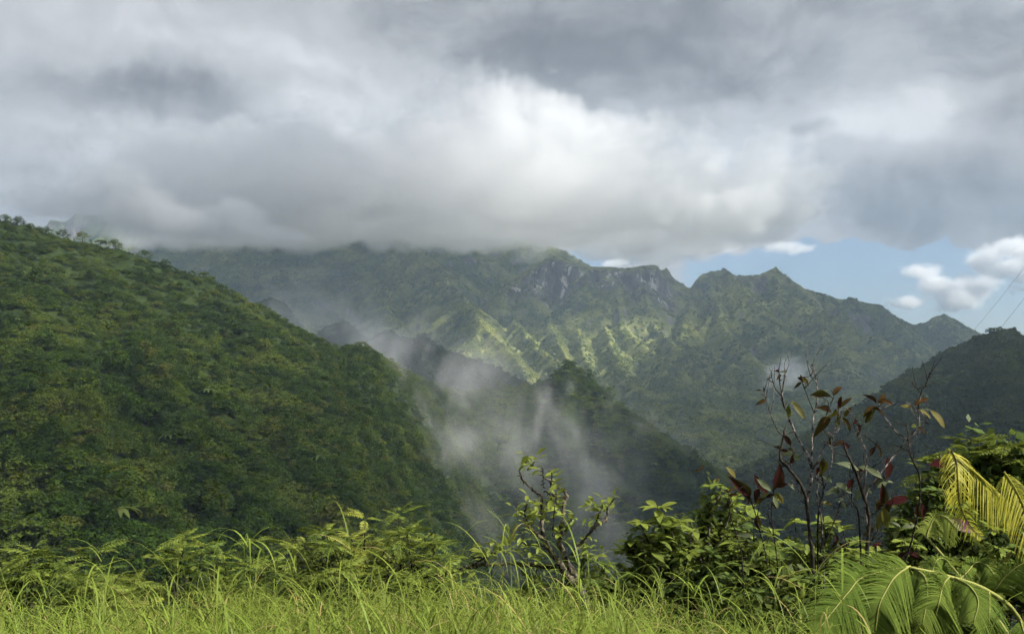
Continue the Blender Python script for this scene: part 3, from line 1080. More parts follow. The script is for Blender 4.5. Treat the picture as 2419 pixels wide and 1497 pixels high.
SUN_GAPS = [(100, 2830, 420, 500, 1.0), (-290, 450, 260, 260, 1.0), (0, 20, 260, 220, 1.0), (40, 800, 320, 260, 0.40), (480, 950, 300, 300, 0.32)]  # openings placed in the added cloud layer to let sun onto chosen slopes
shade_deck()


def puffs(label, D, deep, vox, lumps, density, seed, ns=(120.0, 70.0), bil=0.45):
    """a cumulus: overlapping rounded heads, torn at the rim"""
    k = D / FPX
    P = np.array([[*at(a, b, D), rx * k, rz * k] for a, b, rx, rz in lumps])
    lo = np.array([(P[:, 0] - 1.5 * P[:, 3]).min(), D - 1.5 * deep, (P[:, 2] - 1.5 * P[:, 4]).min()])
    hi = np.array([(P[:, 0] + 1.5 * P[:, 3]).max(), D + 1.5 * deep, (P[:, 2] + 1.5 * P[:, 4]).max()])
    dims = tuple(int((h - l) / vox) + 2 for l, h in zip(lo, hi))
    X, Y, Z = lattice(lo, dims, vox)
    d = np.full_like(X, -9.0)
    for p in P:
        q = np.sqrt(((X - p[0]) / p[3]) ** 2 + ((Y - p[1]) / deep) ** 2 + ((Z - p[2]) / p[4]) ** 2)
        d = np.maximum(d, 1.15 - q)
    n = fbm3(X / ns[0], Y / ns[0], Z / (ns[0] * 0.7), 5, seed, 0.6)
    b = fbm3(X / ns[1], Y / ns[1], Z / (ns[1] * 0.8), 4, seed + 4, 0.6, billow=True)
    d = sstep(d + 0.55 * n + bil * b, 0.25, 0.8)
    d = np.where(d < 0.01, 0, d)
    return tag(grid_volume('cloud', lo, dims, vox, d, volume_mat('cloud', (0.99, 0.992, 0.995), density, 0.0)), label, kind='stuff')


puffs('torn white cloud hanging over the left mountain flank', 2620, 120, 11.0,
      [(240, 455, 120, 60), (330, 490, 130, 62), (430, 520, 120, 55), (540, 540, 110, 42), (640, 556, 90, 26), (700, 558, 50, 12), (300, 440, 90, 50), (560, 510, 80, 40)], 0.012, 83)
puffs('lumpy white cumulus low in the right-hand sky', 7600, 250, 17.0,
      [(2190, 645, 40, 30), (2165, 640, 32, 22), (2240, 685, 55, 34), (2200, 670, 50, 28), (2260, 715, 60, 24), (2140, 715, 40, 18), (2300, 680, 60, 36)], 0.012, 91, (260.0, 150.0), 0.55)
puffs('white cumulus head at the right edge of the picture', 7600, 280, 18.0,
      [(2330, 610, 50, 28), (2385, 590, 45, 30), (2430, 600, 60, 40), (2470, 640, 90, 60), (2370, 630, 60, 30)], 0.012, 95, (260.0, 150.0), 0.55)
puffs('small white cumulus peeping over the escarpment', 7200, 140, 13.0, [(1462, 620, 30, 14), (1440, 625, 22, 9)], 0.014, 99, (150.0, 90.0), 0.5)
puffs('flat pale cumulus below the cloud bank, above the saddle', 7200, 220, 17.0, [(1670, 590, 60, 15), (1720, 584, 40, 12), (1630, 596, 36, 9), (1850, 582, 60, 14), (1890, 588, 30, 9)], 0.010, 103, (220.0, 120.0), 0.5)

# ------------------------------------------------------------------ foreground plants
def smooth_path(P, n):
    """Catmull-Rom through the points (columns may include radius)"""
    P = np.asarray(P, float)
    if len(P) == 2:
        t = np.linspace(0, 1, n)[:, None]
        return P[0] * (1 - t) + P[1] * t
    Q = np.vstack([2 * P[0] - P[1], P, 2 * P[-1] - P[-2]])
    u = np.linspace(0, len(P) - 1 - 1e-6, n)
    i = u.astype(int)
    t = (u - i)[:, None]
    p0, p1, p2, p3 = Q[i], Q[i + 1], Q[i + 2], Q[i + 3]
    return 0.5 * (2 * p1 + (p2 - p0) * t + (2 * p0 - 5 * p1 + 4 * p2 - p3) * t * t + (3 * p1 - p0 - 3 * p2 + p3) * t ** 3)


class MB:
    """collects tubes and leaves of one part into one mesh"""
    def __init__(s):
        s.v, s.f, s.n = [], [], 0

    def add(s, V, F):
        s.v.append(np.asarray(V, float))
        s.f += [tuple(int(q) + s.n for q in fc) for fc in F]
        s.n += len(V)

    def tube(s, path, r0, r1, sides=6, knob=0.0, r=None):
        P = np.asarray(path, float)
        n = len(P)
        T = np.gradient(P, axis=0)
        T /= np.linalg.norm(T, axis=1, keepdims=True) + 1e-9
        ref = np.array([0.31, 0.9, 0.12])
        V = []
        rad = np.linspace(r0, r1, n)
        if knob:
            rad = rad * (1 + knob * (r or rs).uniform(-1, 1, n))
        for i in range(n):
            a = np.cross(T[i], ref)
            a /= np.linalg.norm(a) + 1e-9
            b = np.cross(T[i], a)
            for k_ in range(sides):
                an = 2 * np.pi * k_ / sides
                V.append(P[i] + (a * np.cos(an) + b * np.sin(an)) * rad[i])
        F = []
        for i in range(n - 1):
            for k_ in range(sides):
                k2 = (k_ + 1) % sides
                F.append((i * sides + k_, i * sides + k2, (i + 1) * sides + k2, (i + 1) * sides + k_))
        F.append(tuple(range(sides))[::-1])
        F.append(tuple((n - 1) * sides + k_ for k_ in range(sides)))
        s.add(V, F)

    def mesh(s, name, mat, smooth=True):
        me = bpy.data.meshes.new(name)
        me.from_pydata(np.concatenate(s.v).tolist() if s.v else [], [], s.f)
        if smooth:
            me.polygons.foreach_set('use_smooth', np.ones(len(me.polygons), dtype=bool))
        me.materials.append(mat)
        me.update()
        return me


def bark_mat(name, dark, light, moss=None, scale=30.0):
    m = bpy.data.materials.new(name)
    m.use_nodes = True
    T = NT(m.node_tree)
    pb = T.N['Principled BSDF']
    pb.inputs['Roughness'].default_value = 0.9
    pb.inputs['Specular IOR Level'].default_value = 0.15
    g = T.node('ShaderNodeNewGeometry')
    P = g.outputs['Position']
    n1 = T.noise(P, scale, 5.0, 0.65)
    c = T.mix(T.ramp(n1, 0.42, 0.62), dark, light)
    if moss:
        c = T.mix(T.ramp(T.noise(P, scale * 0.35, 4.0, 0.6), 0.48, 0.6), c, moss)
    T.L.new(c, pb.inputs['Base Color'])
    bp = T.node('ShaderNodeBump', {'Strength': 0.8, 'Distance': 0.01, 'Height': n1})
    T.L.new(bp.outputs[0], pb.inputs['Normal'])
    return m


M['bark_dark'] = bark_mat('bark_dark', (0.012, 0.010, 0.008), (0.045, 0.036, 0.026))
M['bark_moss'] = bark_mat('bark_moss', (0.016, 0.013, 0.009), (0.16, 0.135, 0.10), moss=(0.045, 0.042, 0.012), scale=22.0)
M['bark_pale'] = bark_mat('bark_pale', (0.03, 0.024, 0.022), (0.26, 0.22, 0.19), scale=26.0)
M['leaf_young'] = leaf_mat('leaf_young', (0.115, 0.155, 0.026), (0.165, 0.210, 0.034), (0.205, 0.235, 0.038), transl=0.38, patch=1.5, spec=0.15, rough=0.5)
M['leaf_deep'] = leaf_mat('leaf_deep', (0.048, 0.076, 0.018), (0.088, 0.128, 0.025), (0.145, 0.180, 0.032), transl=0.30, patch=1.2, hue=(0.15, 0.14, 0.03), spec=0.15, rough=0.5)
M['leaf_pinnate'] = leaf_mat('leaf_pinnate', (0.075, 0.108, 0.020), (0.130, 0.165, 0.028), (0.195, 0.205, 0.034), transl=0.30, patch=1.6)
M['leaf_filler'] = leaf_mat('leaf_filler', (0.030, 0.046, 0.010), (0.060, 0.084, 0.017), (0.105, 0.125, 0.024), transl=0.25, patch=1.0)
M['leaf_red'] = leaf_mat('leaf_red', (0.017, 0.006, 0.006), (0.027, 0.007, 0.008), (0.021, 0.006, 0.007), transl=0.12, patch=0.3, spec=0.0)
M['leaf_brown'] = leaf_mat('leaf_brown', (0.026, 0.014, 0.008), (0.050, 0.026, 0.011), (0.04, 0.028, 0.012), transl=0.2, patch=0.3, spec=0.0)
M['leaf_olive'] = leaf_mat('leaf_olive', (0.050, 0.046, 0.010), (0.095, 0.080, 0.014), (0.075, 0.068, 0.018), transl=0.3, patch=0.3)
M['leaf_grey'] = leaf_mat('leaf_grey', (0.055, 0.068, 0.036), (0.10, 0.12, 0.06), (0.08, 0.09, 0.045), transl=0.25, patch=0.3)
M['leaf_purple'] = leaf_mat('leaf_purple', (0.12, 0.035, 0.075), (0.15, 0.045, 0.09), (0.13, 0.04, 0.08), transl=0.25, patch=0.3)
M['fern_green'] = leaf_mat('fern_green', (0.070, 0.105, 0.020), (0.088, 0.125, 0.024), (0.105, 0.140, 0.027), transl=0.32, patch=0.8, spec=0.0, rough=0.5)
M['fern_yellow'] = leaf_mat('fern_yellow', (0.26, 0.25, 0.014), (0.32, 0.30, 0.018), (0.36, 0.33, 0.022), transl=0.35, patch=0.5, spec=0.3)
M['fern_rib'] = leaf_mat('fern_rib', (0.20, 0.21, 0.055), (0.24, 0.24, 0.07), (0.22, 0.22, 0.06), transl=0.05, patch=0.5)
M['fern_burnt'] = leaf_mat('fern_burnt', (0.03, 0.022, 0.012), (0.05, 0.035, 0.015), (0.04, 0.03, 0.012), transl=0.05, patch=0.2)
M['grass'] = leaf_mat('grass', (0.105, 0.152, 0.022), (0.145, 0.198, 0.029), (0.195, 0.230, 0.042), transl=0.35, patch=0.9, spec=0.12, rough=0.5, straw=(0.24, 0.19, 0.07))


def leaf_mesh(name, mat, W=0.4, fold=0.12, curl=0.25, point=0.75, seg=6, wave=0.0, r=None):
    """one leaf of unit length along +Y, its blade folded along the midrib and curling down at the tip"""
    V, F = [], []
    for i in range(seg + 1):
        t = i / seg
        w = W * 0.5 * (np.sin(np.pi * min(1.0, t ** point)) ** 0.85 if 0 < t < 1 else 0.03)
        z = -curl * t * t
        wz = wave * math.sin(t * 9.0)
        V += [(-w, t, z + fold * w * 2 + wz), (0, t, z), (w, t, z + fold * w * 2 - wz)]
        if i:
            b = 3 * (i - 1)
            F += [(b, b + 1, b + 4, b + 3), (b + 1, b + 2, b + 5, b + 4)]
    me = bpy.data.meshes.new(name)
    me.from_pydata([tuple(map(float, q)) for q in V], [], F)
    me.polygons.foreach_set('use_smooth', np.ones(len(me.polygons), dtype=bool))
    me.materials.append(mat)
    return me


def pinnate_mesh(name, mat, r, pairs=9, W=0.42, droop=0.35):
    """compound leaf of unit length: leaflets in pairs along a drooping stalk"""
    V, F = [], []

    def axis(t):
        return np.array([0, t, -droop * t * t])
    for i in range(pairs * 2 + 1):
        t = 0.14 + 0.86 * (i // 2) / pairs
        sd = -1 if i % 2 else 1
        ln = W * 0.62 * np.sin(np.pi * (0.22 + 0.66 * t)) * r.uniform(0.85, 1.15)
        if i == pairs * 2:
            dr = np.array([0, 1, -0.5])
        else:
            dr = np.array([sd * 0.86, 0.48, -0.22 + r.uniform(-0.12, 0.12)])
        dr /= np.linalg.norm(dr)
        p = axis(min(t, 1.0))
        nn = np.array([0, -dr[2], 1.0]) + r.normal(size=3) * 0.1
        s_ = np.cross(dr, nn)
        s_ /= np.linalg.norm(s_)
        b = len(V)
        V += [p, p + dr * ln * 0.5 + s_ * ln * 0.19, p + dr * ln - [0, 0, ln * 0.12], p + dr * ln * 0.5 - s_ * ln * 0.19]
        F.append((b, b + 1, b + 2, b + 3))
    b = len(V)
    for t in (0, 0.5, 1.0):
        V += [axis(t) + [0.008, 0, 0], axis(t) - [0.008, 0, 0]]
    F += [(b, b + 1, b + 3, b + 2), (b + 2, b + 3, b + 5, b + 4)]
    me = bpy.data.meshes.new(name)
    me.from_pydata([tuple(map(float, q)) for q in V], [], F)
    me.materials.append(mat)
    return me


from mathutils import Matrix


def frame(pos, d, up, s):
    y = Vector(d).normalized()
    x_ = y.cross(Vector(up))
    if x_.length < 1e-4:
        x_ = y.cross(Vector((1, 0, 0)))
    x_.normalize()
    z_ = x_.cross(y)
    m = Matrix(((x_.x, y.x, z_.x, pos[0]), (x_.y, y.y, z_.y, pos[1]), (x_.z, y.z, z_.z, pos[2]), (0, 0, 0, 1)))
    return m @ Matrix.Diagonal((s, s, s, 1))


def put_leaf(root, me, pos, d, up, s, name='leaf'):
    o = bpy.data.objects.new(name, me)
    COL.objects.link(o)
    o.parent = root
    o.matrix_local = frame(np.asarray(pos) - np.array(root.location), d, up, s)
    return o


def ground_at(x, y):
    return float(ground_z(np.array([x]), np.array([y]))[0])


rp = np.random.default_rng(17)
YOUNG = [leaf_mesh('leaf', M['leaf_young'], 0.42, 0.15, c, 1.25) for c in (0.1, 0.3, 0.5)]
DEEP = [leaf_mesh('leaf', M['leaf_deep'], 0.40, 0.15, c, 1.1) for c in (0.1, 0.3, 0.55)]
PINN = [pinnate_mesh('leaf', M['leaf_pinnate'], rp) for i in range(4)]


def shrub(label, px, top, D, wide, tips, per, size, leaves, bark='bark_dark', stems=3, group=None, filler=1100, depth=None, up=0.7, low=0.35, fill_size=0.09, cat='shrub', name='shrub', seed=0, fill_mat='leaf_filler'):
    """shrub: forking stems from the ground, a whorl of leaves at every tip, denser small leaves inside"""
    r = np.random.default_rng(1000 + seed + int(px))
    topp = at(px, top, D)
    gx, gy = topp[0] + r.uniform(-0.1, 0.1), D
    gz = ground_at(gx, gy)
    root = empty(name, (gx, gy, gz))
    tag(root, label, cat, group)
    H = topp[2] - gz
    Rx = wide / 2 * D / FPX
    Ry = depth or Rx * 0.8
    CD = min(0.75 * H, Rx * 1.5 + 0.25)          # how far down the leafy crown reaches
    mb = MB()
    base = np.zeros(3)
    forks = []
    for s_ in range(stems):
        a = r.uniform(0, 6.28)
        b0 = base + np.array([np.cos(a), np.sin(a), 0]) * 0.08
        f0 = np.array([np.cos(a) * Rx * 0.35, np.sin(a) * Ry * 0.35, max(H * 0.3, H - CD * r.uniform(0.9, 1.15))])
        mb.tube(smooth_path([b0 - [0, 0, 0.15], (b0 + f0) / 2 + r.normal(size=3) * 0.06, f0], 7), 0.028 * H ** 0.5, 0.016 * H ** 0.5, 6, 0.15, r)
        forks.append(f0)
    fill_c = []
    for i in range(tips):
        a = r.uniform(0, 6.28)
        q = np.sqrt(r.uniform(0, 1))
        hh = H - CD * (1 - np.sqrt(max(0.0, 1 - q * q * 0.95)) * r.uniform(0.35, 1.0) ** 0.7)
        if i == 0:
            q, hh = 0.1, H * 0.98
        tip = np.array([np.cos(a) * Rx * q, np.sin(a) * Ry * q, hh])
        f0 = min(forks, key=lambda f: np.linalg.norm(f[:2] - tip[:2]))
        m_ = (f0 + tip) / 2 + r.normal(size=3) * 0.05 * H ** 0.5 - [0, 0, 0.05]
        path = smooth_path([f0, m_, tip], 6)
        mb.tube(path, 0.012 * H ** 0.5, 0.004, 5, 0.2, r)
        fill_c.append(path[3])
        fill_c.append(path[4])
        k0 = r.uniform(0, 6.28)
        for k_ in range(per):
            an = k0 + k_ * 2.4
            el = r.uniform(-0.15, 1.0) * up
            d = np.array([np.cos(an), np.sin(an), el])
            back = r.uniform(0, 0.35) * size * (k_ / per)
            p = tip - np.array([0, 0, back]) + np.array(root.location)
            put_leaf(root, leaves[r.integers(len(leaves))], p, d, (r.normal() * 0.25, r.normal() * 0.25, 1), size * r.uniform(0.65, 1.15))
    link('stem', mb.mesh('stem', M[bark]), root)
    if filler:
        c = np.array(fill_c)[r.integers(0, len(fill_c), filler)]
        c = c + r.normal(size=(filler, 3)) * np.array([Rx * 0.13, Ry * 0.13, H * 0.06])
        V, F = leaf_quads(c, r.normal(size=(filler, 3)) * 0.6 + [0, 0, 1], fill_size * r.uniform(0.6, 1.4, filler), r)
        tag(link('foliage', mesh_np('foliage', V, F, M[fill_mat]), root), kind='stuff')
    return root


# --- feathery-leaved shrubs along the left edge of the knoll
G1 = 'feathery shrubs beyond the grass'
shrub('feathery yellow-green shrub at the far left edge behind grass', 40, 1300, 9.5, 330, 32, 6, 0.34, PINN, group=G1, seed=1)
shrub('feathery shrub above the grass, second from the left edge', 225, 1285, 10.5, 320, 32, 6, 0.34, PINN, group=G1, seed=2)
shrub('broad feathery shrub left of the tall grass stalk', 410, 1255, 12.0, 340, 34, 6, 0.36, PINN, group=G1, seed=3)
shrub('feathery shrub directly behind the tallest bent grass stalks', 590, 1262, 12.5, 330, 34, 6, 0.36, PINN, group=G1, seed=4)
shrub('feathery yellow-tipped shrub beside the tallest umbrella-topped shrub', 760, 1240, 12.0, 280, 32, 6, 0.36, PINN, group=G1, seed=5)
shrub('tallest feathery shrub with layered umbrella crown, left of the mossy tree', 915, 1195, 13.0, 330, 40, 6, 0.38, PINN, group=G1, seed=6, stems=4)
shrub('low feathery shrub under the horizontal dead branch', 1030, 1330, 9.5, 230, 20, 6, 0.28, PINN, group=G1, seed=7)

# --- broad-leaved shrubs to the right of the mossy tree
G2 = 'broad-leaved shrubs right of the mossy tree'
shrub('bright green whorled shrub just right of the mossy tree', 1540, 1190, 8.0, 200, 16, 9, 0.17, YOUNG, group=G2, seed=11, stems=4, low=0.3)
shrub('leafy young shrub with pale stem behind the whorled shrub', 1690, 1135, 9.0, 220, 20, 8, 0.15, YOUNG, group=G2, seed=12, bark='bark_pale', low=0.3)
shrub('low dark green shrub between mossy tree and whorled shrub', 1450, 1330, 7.6, 190, 14, 8, 0.11, DEEP, group=G2, seed=13)
shrub('dense dark green shrub at the foot of the bare red-leaved stems', 1800, 1240, 8.4, 260, 24, 8, 0.14, DEEP, group=G2, seed=14, filler=2000)
shrub('dense green shrub below the middle of the red-leaved plant', 1660, 1300, 7.4, 220, 20, 8, 0.13, DEEP, group=G2, seed=15, filler=2000)
shrub('green shrub behind the bare stems, near the fern', 1950, 1230, 9.0, 260, 24, 8, 0.15, DEEP, group=G2, seed=16, filler=2000)
shrub('small light green shrub under the fern stalk', 2110, 1270, 9.0, 200, 16, 8, 0.14, YOUNG, group=G2, seed=17, filler=1500)
shrub('low tangled shrub in front of the red-leaved stems', 1860, 1350, 6.8, 300, 22, 8, 0.11, DEEP, group=G2, seed=18, filler=2000)
shrub('small leafy shrub at the foot of the mossy tree, left side', 1225, 1335, 8.2, 200, 18, 7, 0.10, YOUNG, group=G2, seed=23)
shrub('leafy lime-green shrub behind the mossy trunk', 1395, 1275, 9.0, 210, 22, 7, 0.12, YOUNG, group=G2, seed=24)
shrub('tall lime-green shrub filling the gap behind the whorled shrub', 1610, 1225, 9.6, 240, 26, 7, 0.16, YOUNG, group=G2, seed=25, filler=2000)
shrub('dense lime-green shrub between the red-leaved pair and the fern', 2040, 1300, 7.8, 240, 24, 7, 0.13, YOUNG, group=G2, seed=26, filler=2000)
shrub('lime-green shrub rising behind the small maroon-leaved shrub', 1755, 1195, 9.6, 240, 26, 7, 0.16, YOUNG, group=G2, seed=27, filler=2000)
shrub('lime-green shrub seen through the bare forked stems', 1885, 1222, 9.8, 240, 26, 7, 0.16, YOUNG, group=G2, seed=28, filler=2000)
shrub('tall green shrub left of the yellow fern frond', 2190, 1150, 10.0, 220, 26, 7, 0.17, DEEP, group='shrubs behind the fern', seed=29, filler=2500)
shrub('tall feathery shrub topmost at the right edge', 2420, 1060, 12.0, 260, 30, 6, 0.40, PINN, group='shrubs behind the fern', seed=30, filler=3000, fill_mat='leaf_deep', fill_size=0.12)
shrub('feathery dark shrub behind the yellow fern frond', 2340, 1030, 11.0, 380, 44, 6, 0.42, PINN, group='shrubs behind the fern', seed=19, filler=15000, low=0.2, fill_size=0.15, fill_mat='leaf_deep', stems=4)
shrub('green whorled shrub below the yellow fern frond', 2300, 1190, 8.0, 220, 18, 8, 0.15, YOUNG, group='shrubs behind the fern', seed=20, filler=2000)
shrub('dark leafy shrub at the right edge above the green fern', 2420, 1180, 8.6, 220, 18, 8, 0.16, DEEP, group='shrubs behind the fern', seed=21, filler=2000)
shrub('low dark shrub under the arching green fern', 2230, 1340, 6.2, 300, 18, 8, 0.12, DEEP, group='shrubs behind the fern', seed=22, filler=2000)


# --- traced plants: branches given as columns and rows of the photograph at their own distance
def branch(mb, pts, D, r0, r1, root, r, wander=0.10, n=None, sides=7, knob=0.25):
    dd = np.cumsum(r.normal(size=len(pts))) * wander
    dd -= dd[0]
    P = [at(p[0], p[1], (p[2] if len(p) > 2 else D) + q) for p, q in zip(pts, dd)]
    path = smooth_path(P, n or (len(pts) * 5)) - np.array(root.location)
    jit = r.normal(size=path.shape) * r0 * 0.18
    jit[0] = 0
    mb.tube(path + jit, r0, r1, sides, knob, r)
    return path + np.array(root.location)


def mossy_tree():
    r = np.random.default_rng(5)
    D = 7.2
    b = at(1375, 1392, D)
    root = empty('tree', (b[0], b[1], ground_at(b[0], b[1])))
    tag(root, 'gnarled leaning tree with mossy twisted branches and sparse bright leaves', 'tree')
    mb = MB()
    base = (1410, 1640)
    tr1 = branch(mb, [base, (1390, 1450), (1373, 1392), (1339, 1361), (1321, 1327), (1298, 1294), (1280, 1271), (1257, 1253), (1235, 1227)], D, 0.042, 0.010, root, r, 0.03)
    tr2 = branch(mb, [(1400, 1640), (1385, 1440), (1358, 1364), (1339, 1324), (1321, 1286), (1324, 1268), (1332, 1205), (1337, 1164), (1317, 1149), (1284, 1126)], D, 0.034, 0.006, root, r, 0.04)
    link('trunk', mb.mesh('trunk', M['bark_moss']), root)
    paths = [tr1[25:], tr2[35:]]
    for pts, r0 in [([(1337, 1173), (1317, 1173), (1287, 1160)], 0.010),
                    ([(1350, 1310), (1380, 1275), (1403, 1245), (1432, 1227), (1436, 1201), (1451, 1175)], 0.018),
                    ([(1403, 1245), (1412, 1222), (1422, 1200)], 0.007),
                    ([(1290, 1280), (1281, 1250), (1280, 1205), (1280, 1171), (1272, 1167), (1246, 1145), (1228, 1115), (1246, 1085)], 0.016),
                    ([(1246, 1108), (1262, 1092)], 0.004), ([(1280, 1205), (1300, 1180), (1312, 1168)], 0.006),
                    ([(1257, 1253), (1240, 1215), (1245, 1190)], 0.008), ([(1330, 1265), (1345, 1235), (1352, 1215)], 0.006),
                    ([(1305, 1265), (1310, 1200), (1316, 1160)], 0.004), ([(1283, 1150), (1283, 1125), (1281, 1105)], 0.003),
                    ([(1300, 1150), (1303, 1130), (1302, 1110)], 0.003),
                    ([(1300, 1295), (1270, 1285), (1242, 1288)], 0.011), ([(1242, 1288), (1235, 1270)], 0.005),
                    ([(1330, 1338), (1276, 1335), (1190, 1331), (1109, 1338), (1060, 1353), (1008, 1376)], 0.024),
                    ([(1116, 1335), (1157, 1309), (1190, 1294)], 0.009), ([(1150, 1333), (1140, 1318), (1112, 1313)], 0.006)]:
        m2 = MB()
        paths.append(branch(m2, pts, D, r0, max(0.0025, r0 * 0.35), root, r, 0.06, sides=6, knob=0.35))
        # stubs of moss and dead twigs along the bough
        pl = paths[-1]
        for q in range(int(len(pl) * 0.8)):
            p0 = pl[r.integers(len(pl))] - np.array(root.location)
            dv = r.normal(size=3) * 0.018
            dv[2] -= 0.008
            m2.tube(np.array([p0, p0 + dv * 0.6, p0 + dv]), 0.006, 0.001, 4)
        link('branch', m2.mesh('branch', M['bark_moss'] if r0 > 0.012 else M['bark_dark']), root)
    spots = [(1245, 1088, 22, 16), (1262, 1090, 18, 10), (1250, 1110, 20, 6), (1312, 1150, 16, 9), (1300, 1120, 14, 6), (1245, 1195, 35, 30), (1275, 1205, 35, 30), (1300, 1200, 30, 22), (1310, 1180, 25, 14),
             (1250, 1230, 35, 26), (1230, 1215, 22, 16), (1440, 1190, 22, 26), (1420, 1205, 28, 18), (1398, 1195, 16, 10), (1400, 1235, 26, 12), (1350, 1225, 18, 12), (1200, 1270, 26, 24), (1195, 1290, 26, 14),
             (1145, 1300, 24, 26), (1150, 1315, 22, 12), (1105, 1320, 12, 8), (1230, 1300, 45, 24), (1280, 1310, 40, 22), (1330, 1260, 24, 12), (1400, 1290, 40, 20), (1040, 1350, 30, 14), (1075, 1362, 25, 10)]
    for (a, b_, sp, n_) in spots:
        for q in range(n_ if n_ < 14 else int(n_ * 0.75)):
            p = at(a + r.normal() * sp * 0.45, b_ + r.normal() * sp * 0.35, D + r.normal() * 0.12)
            d = np.array([r.normal(), r.normal(), r.uniform(-0.3, 1.1)])
            put_leaf(root, YOUNG[r.integers(3)], p, d, (r.normal() * 0.4, r.normal() * 0.4, 1), r.uniform(0.055, 0.115))
    return root


mossy_tree()

RED = [leaf_mesh('leaf', M['leaf_red'], 0.42, f_, c, p_, 8, w_) for c, f_, p_, w_ in ((0.05, 0.35, 0.95, 0.02), (0.35, 0.5, 0.8, 0.03), (0.2, 0.25, 1.1, 0.03))]
BROWN = [leaf_mesh('leaf', M['leaf_brown'], w_, f_, c, 0.95, 8, 0.05) for c, f_, w_ in ((0.25, 0.5, 0.40), (0.6, 0.7, 0.5), (0.4, 0.3, 0.3))]
OLIVE = [leaf_mesh('leaf', M['leaf_olive'], 0.42, 0.15, c, 0.95, 8, 0.015) for c in (0.15, 0.4)]
GREY = [leaf_mesh('leaf', M['leaf_grey'], 0.40, 0.15, c, 0.95, 8, 0.015) for c in (0.15, 0.4)]
PURP = [leaf_mesh('leaf', M['leaf_purple'], 0.46, 0.15, 0.2, 0.95, 8, 0.01)]


def traced_leaf(root, mats, p0, p1, D, r, wide=1.0):
    a, b = at(*p0, D), at(*p1, D)
    b[1] += r.uniform(-0.5, 0.5) * np.linalg.norm(b - a)
    d = b - a
    L = np.linalg.norm(d)
    up = np.array([r.normal() * 0.35, -1.0 + r.normal() * 0.3, 0.7])
    me = mats[r.integers(len(mats))]
    o = bpy.data.objects.new('leaf', me)
    COL.objects.link(o)
    o.parent = root
    o.matrix_local = frame(a - np.array(root.location), d, up, L) @ Matrix.Diagonal((wide, 1, 1, 1))
    return o


def red_plant(label, base, D, stems, leaves, seed, extra=()):
    r = np.random.default_rng(seed)
    b = at(base[0], base[1], D)
    root = empty('red_leaf_shrub', (b[0], b[1], ground_at(b[0], b[1])))
    tag(root, label, 'shrub', 'bare-stemmed red-leaved shrubs')
    for pts, r0, mt in stems:
        mb = MB()
        pl = branch(mb, pts, D, r0 * 0.62, max(0.0028, r0 * 0.30), root, r, 0.05, sides=6, knob=0.22)
        for q in range(len(pl) // 4):          # leaf scars and short dead spurs
            p0 = pl[r.integers(len(pl) // 3, len(pl))] - np.array(root.location)
            dv = r.normal(size=3) * 0.022
            mb.tube(np.array([p0, p0 + dv * 0.5, p0 + dv + [0, 0, 0.012]]), 0.005, 0.0015, 4)
        for q in range(1 + len(pl) // 9):      # thin side twigs
            p0 = pl[r.integers(len(pl) // 2, len(pl))] - np.array(root.location)
            dv = np.array([r.normal() * 0.09, r.normal() * 0.05, r.uniform(0.05, 0.20)])
            mb.tube(smooth_path([p0, p0 + dv * 0.5 + r.normal(size=3) * 0.015, p0 + dv], 6), 0.0034, 0.0016, 4)
        link('branch', mb.mesh('branch', M[mt]), root)
        if pts[-1][1] > 1000 or r.random() < 0.4:      # small withered leaves hanging along the upper twig
            for q in range(r.integers(2, 5)):
                p0 = pl[-1 - r.integers(0, max(2, len(pl) // 4))]
                put_leaf(root, (BROWN + GREY + RED)[r.integers(8)], p0, (r.normal(), r.normal(), r.uniform(-1.2, 0.5)), (r.normal() * 0.5, -1, 0.6), r.uniform(0.05, 0.11))
    pal = {'r': RED, 'b': BROWN, 'o': OLIVE, 'g': GREY, 'p': PURP, 'd': DEEP}
    for p0, p1, c in leaves:
        traced_leaf(root, pal[c], p0, p1, D + r.normal() * 0.08, r, r.uniform(0.75, 1.05))
    return root


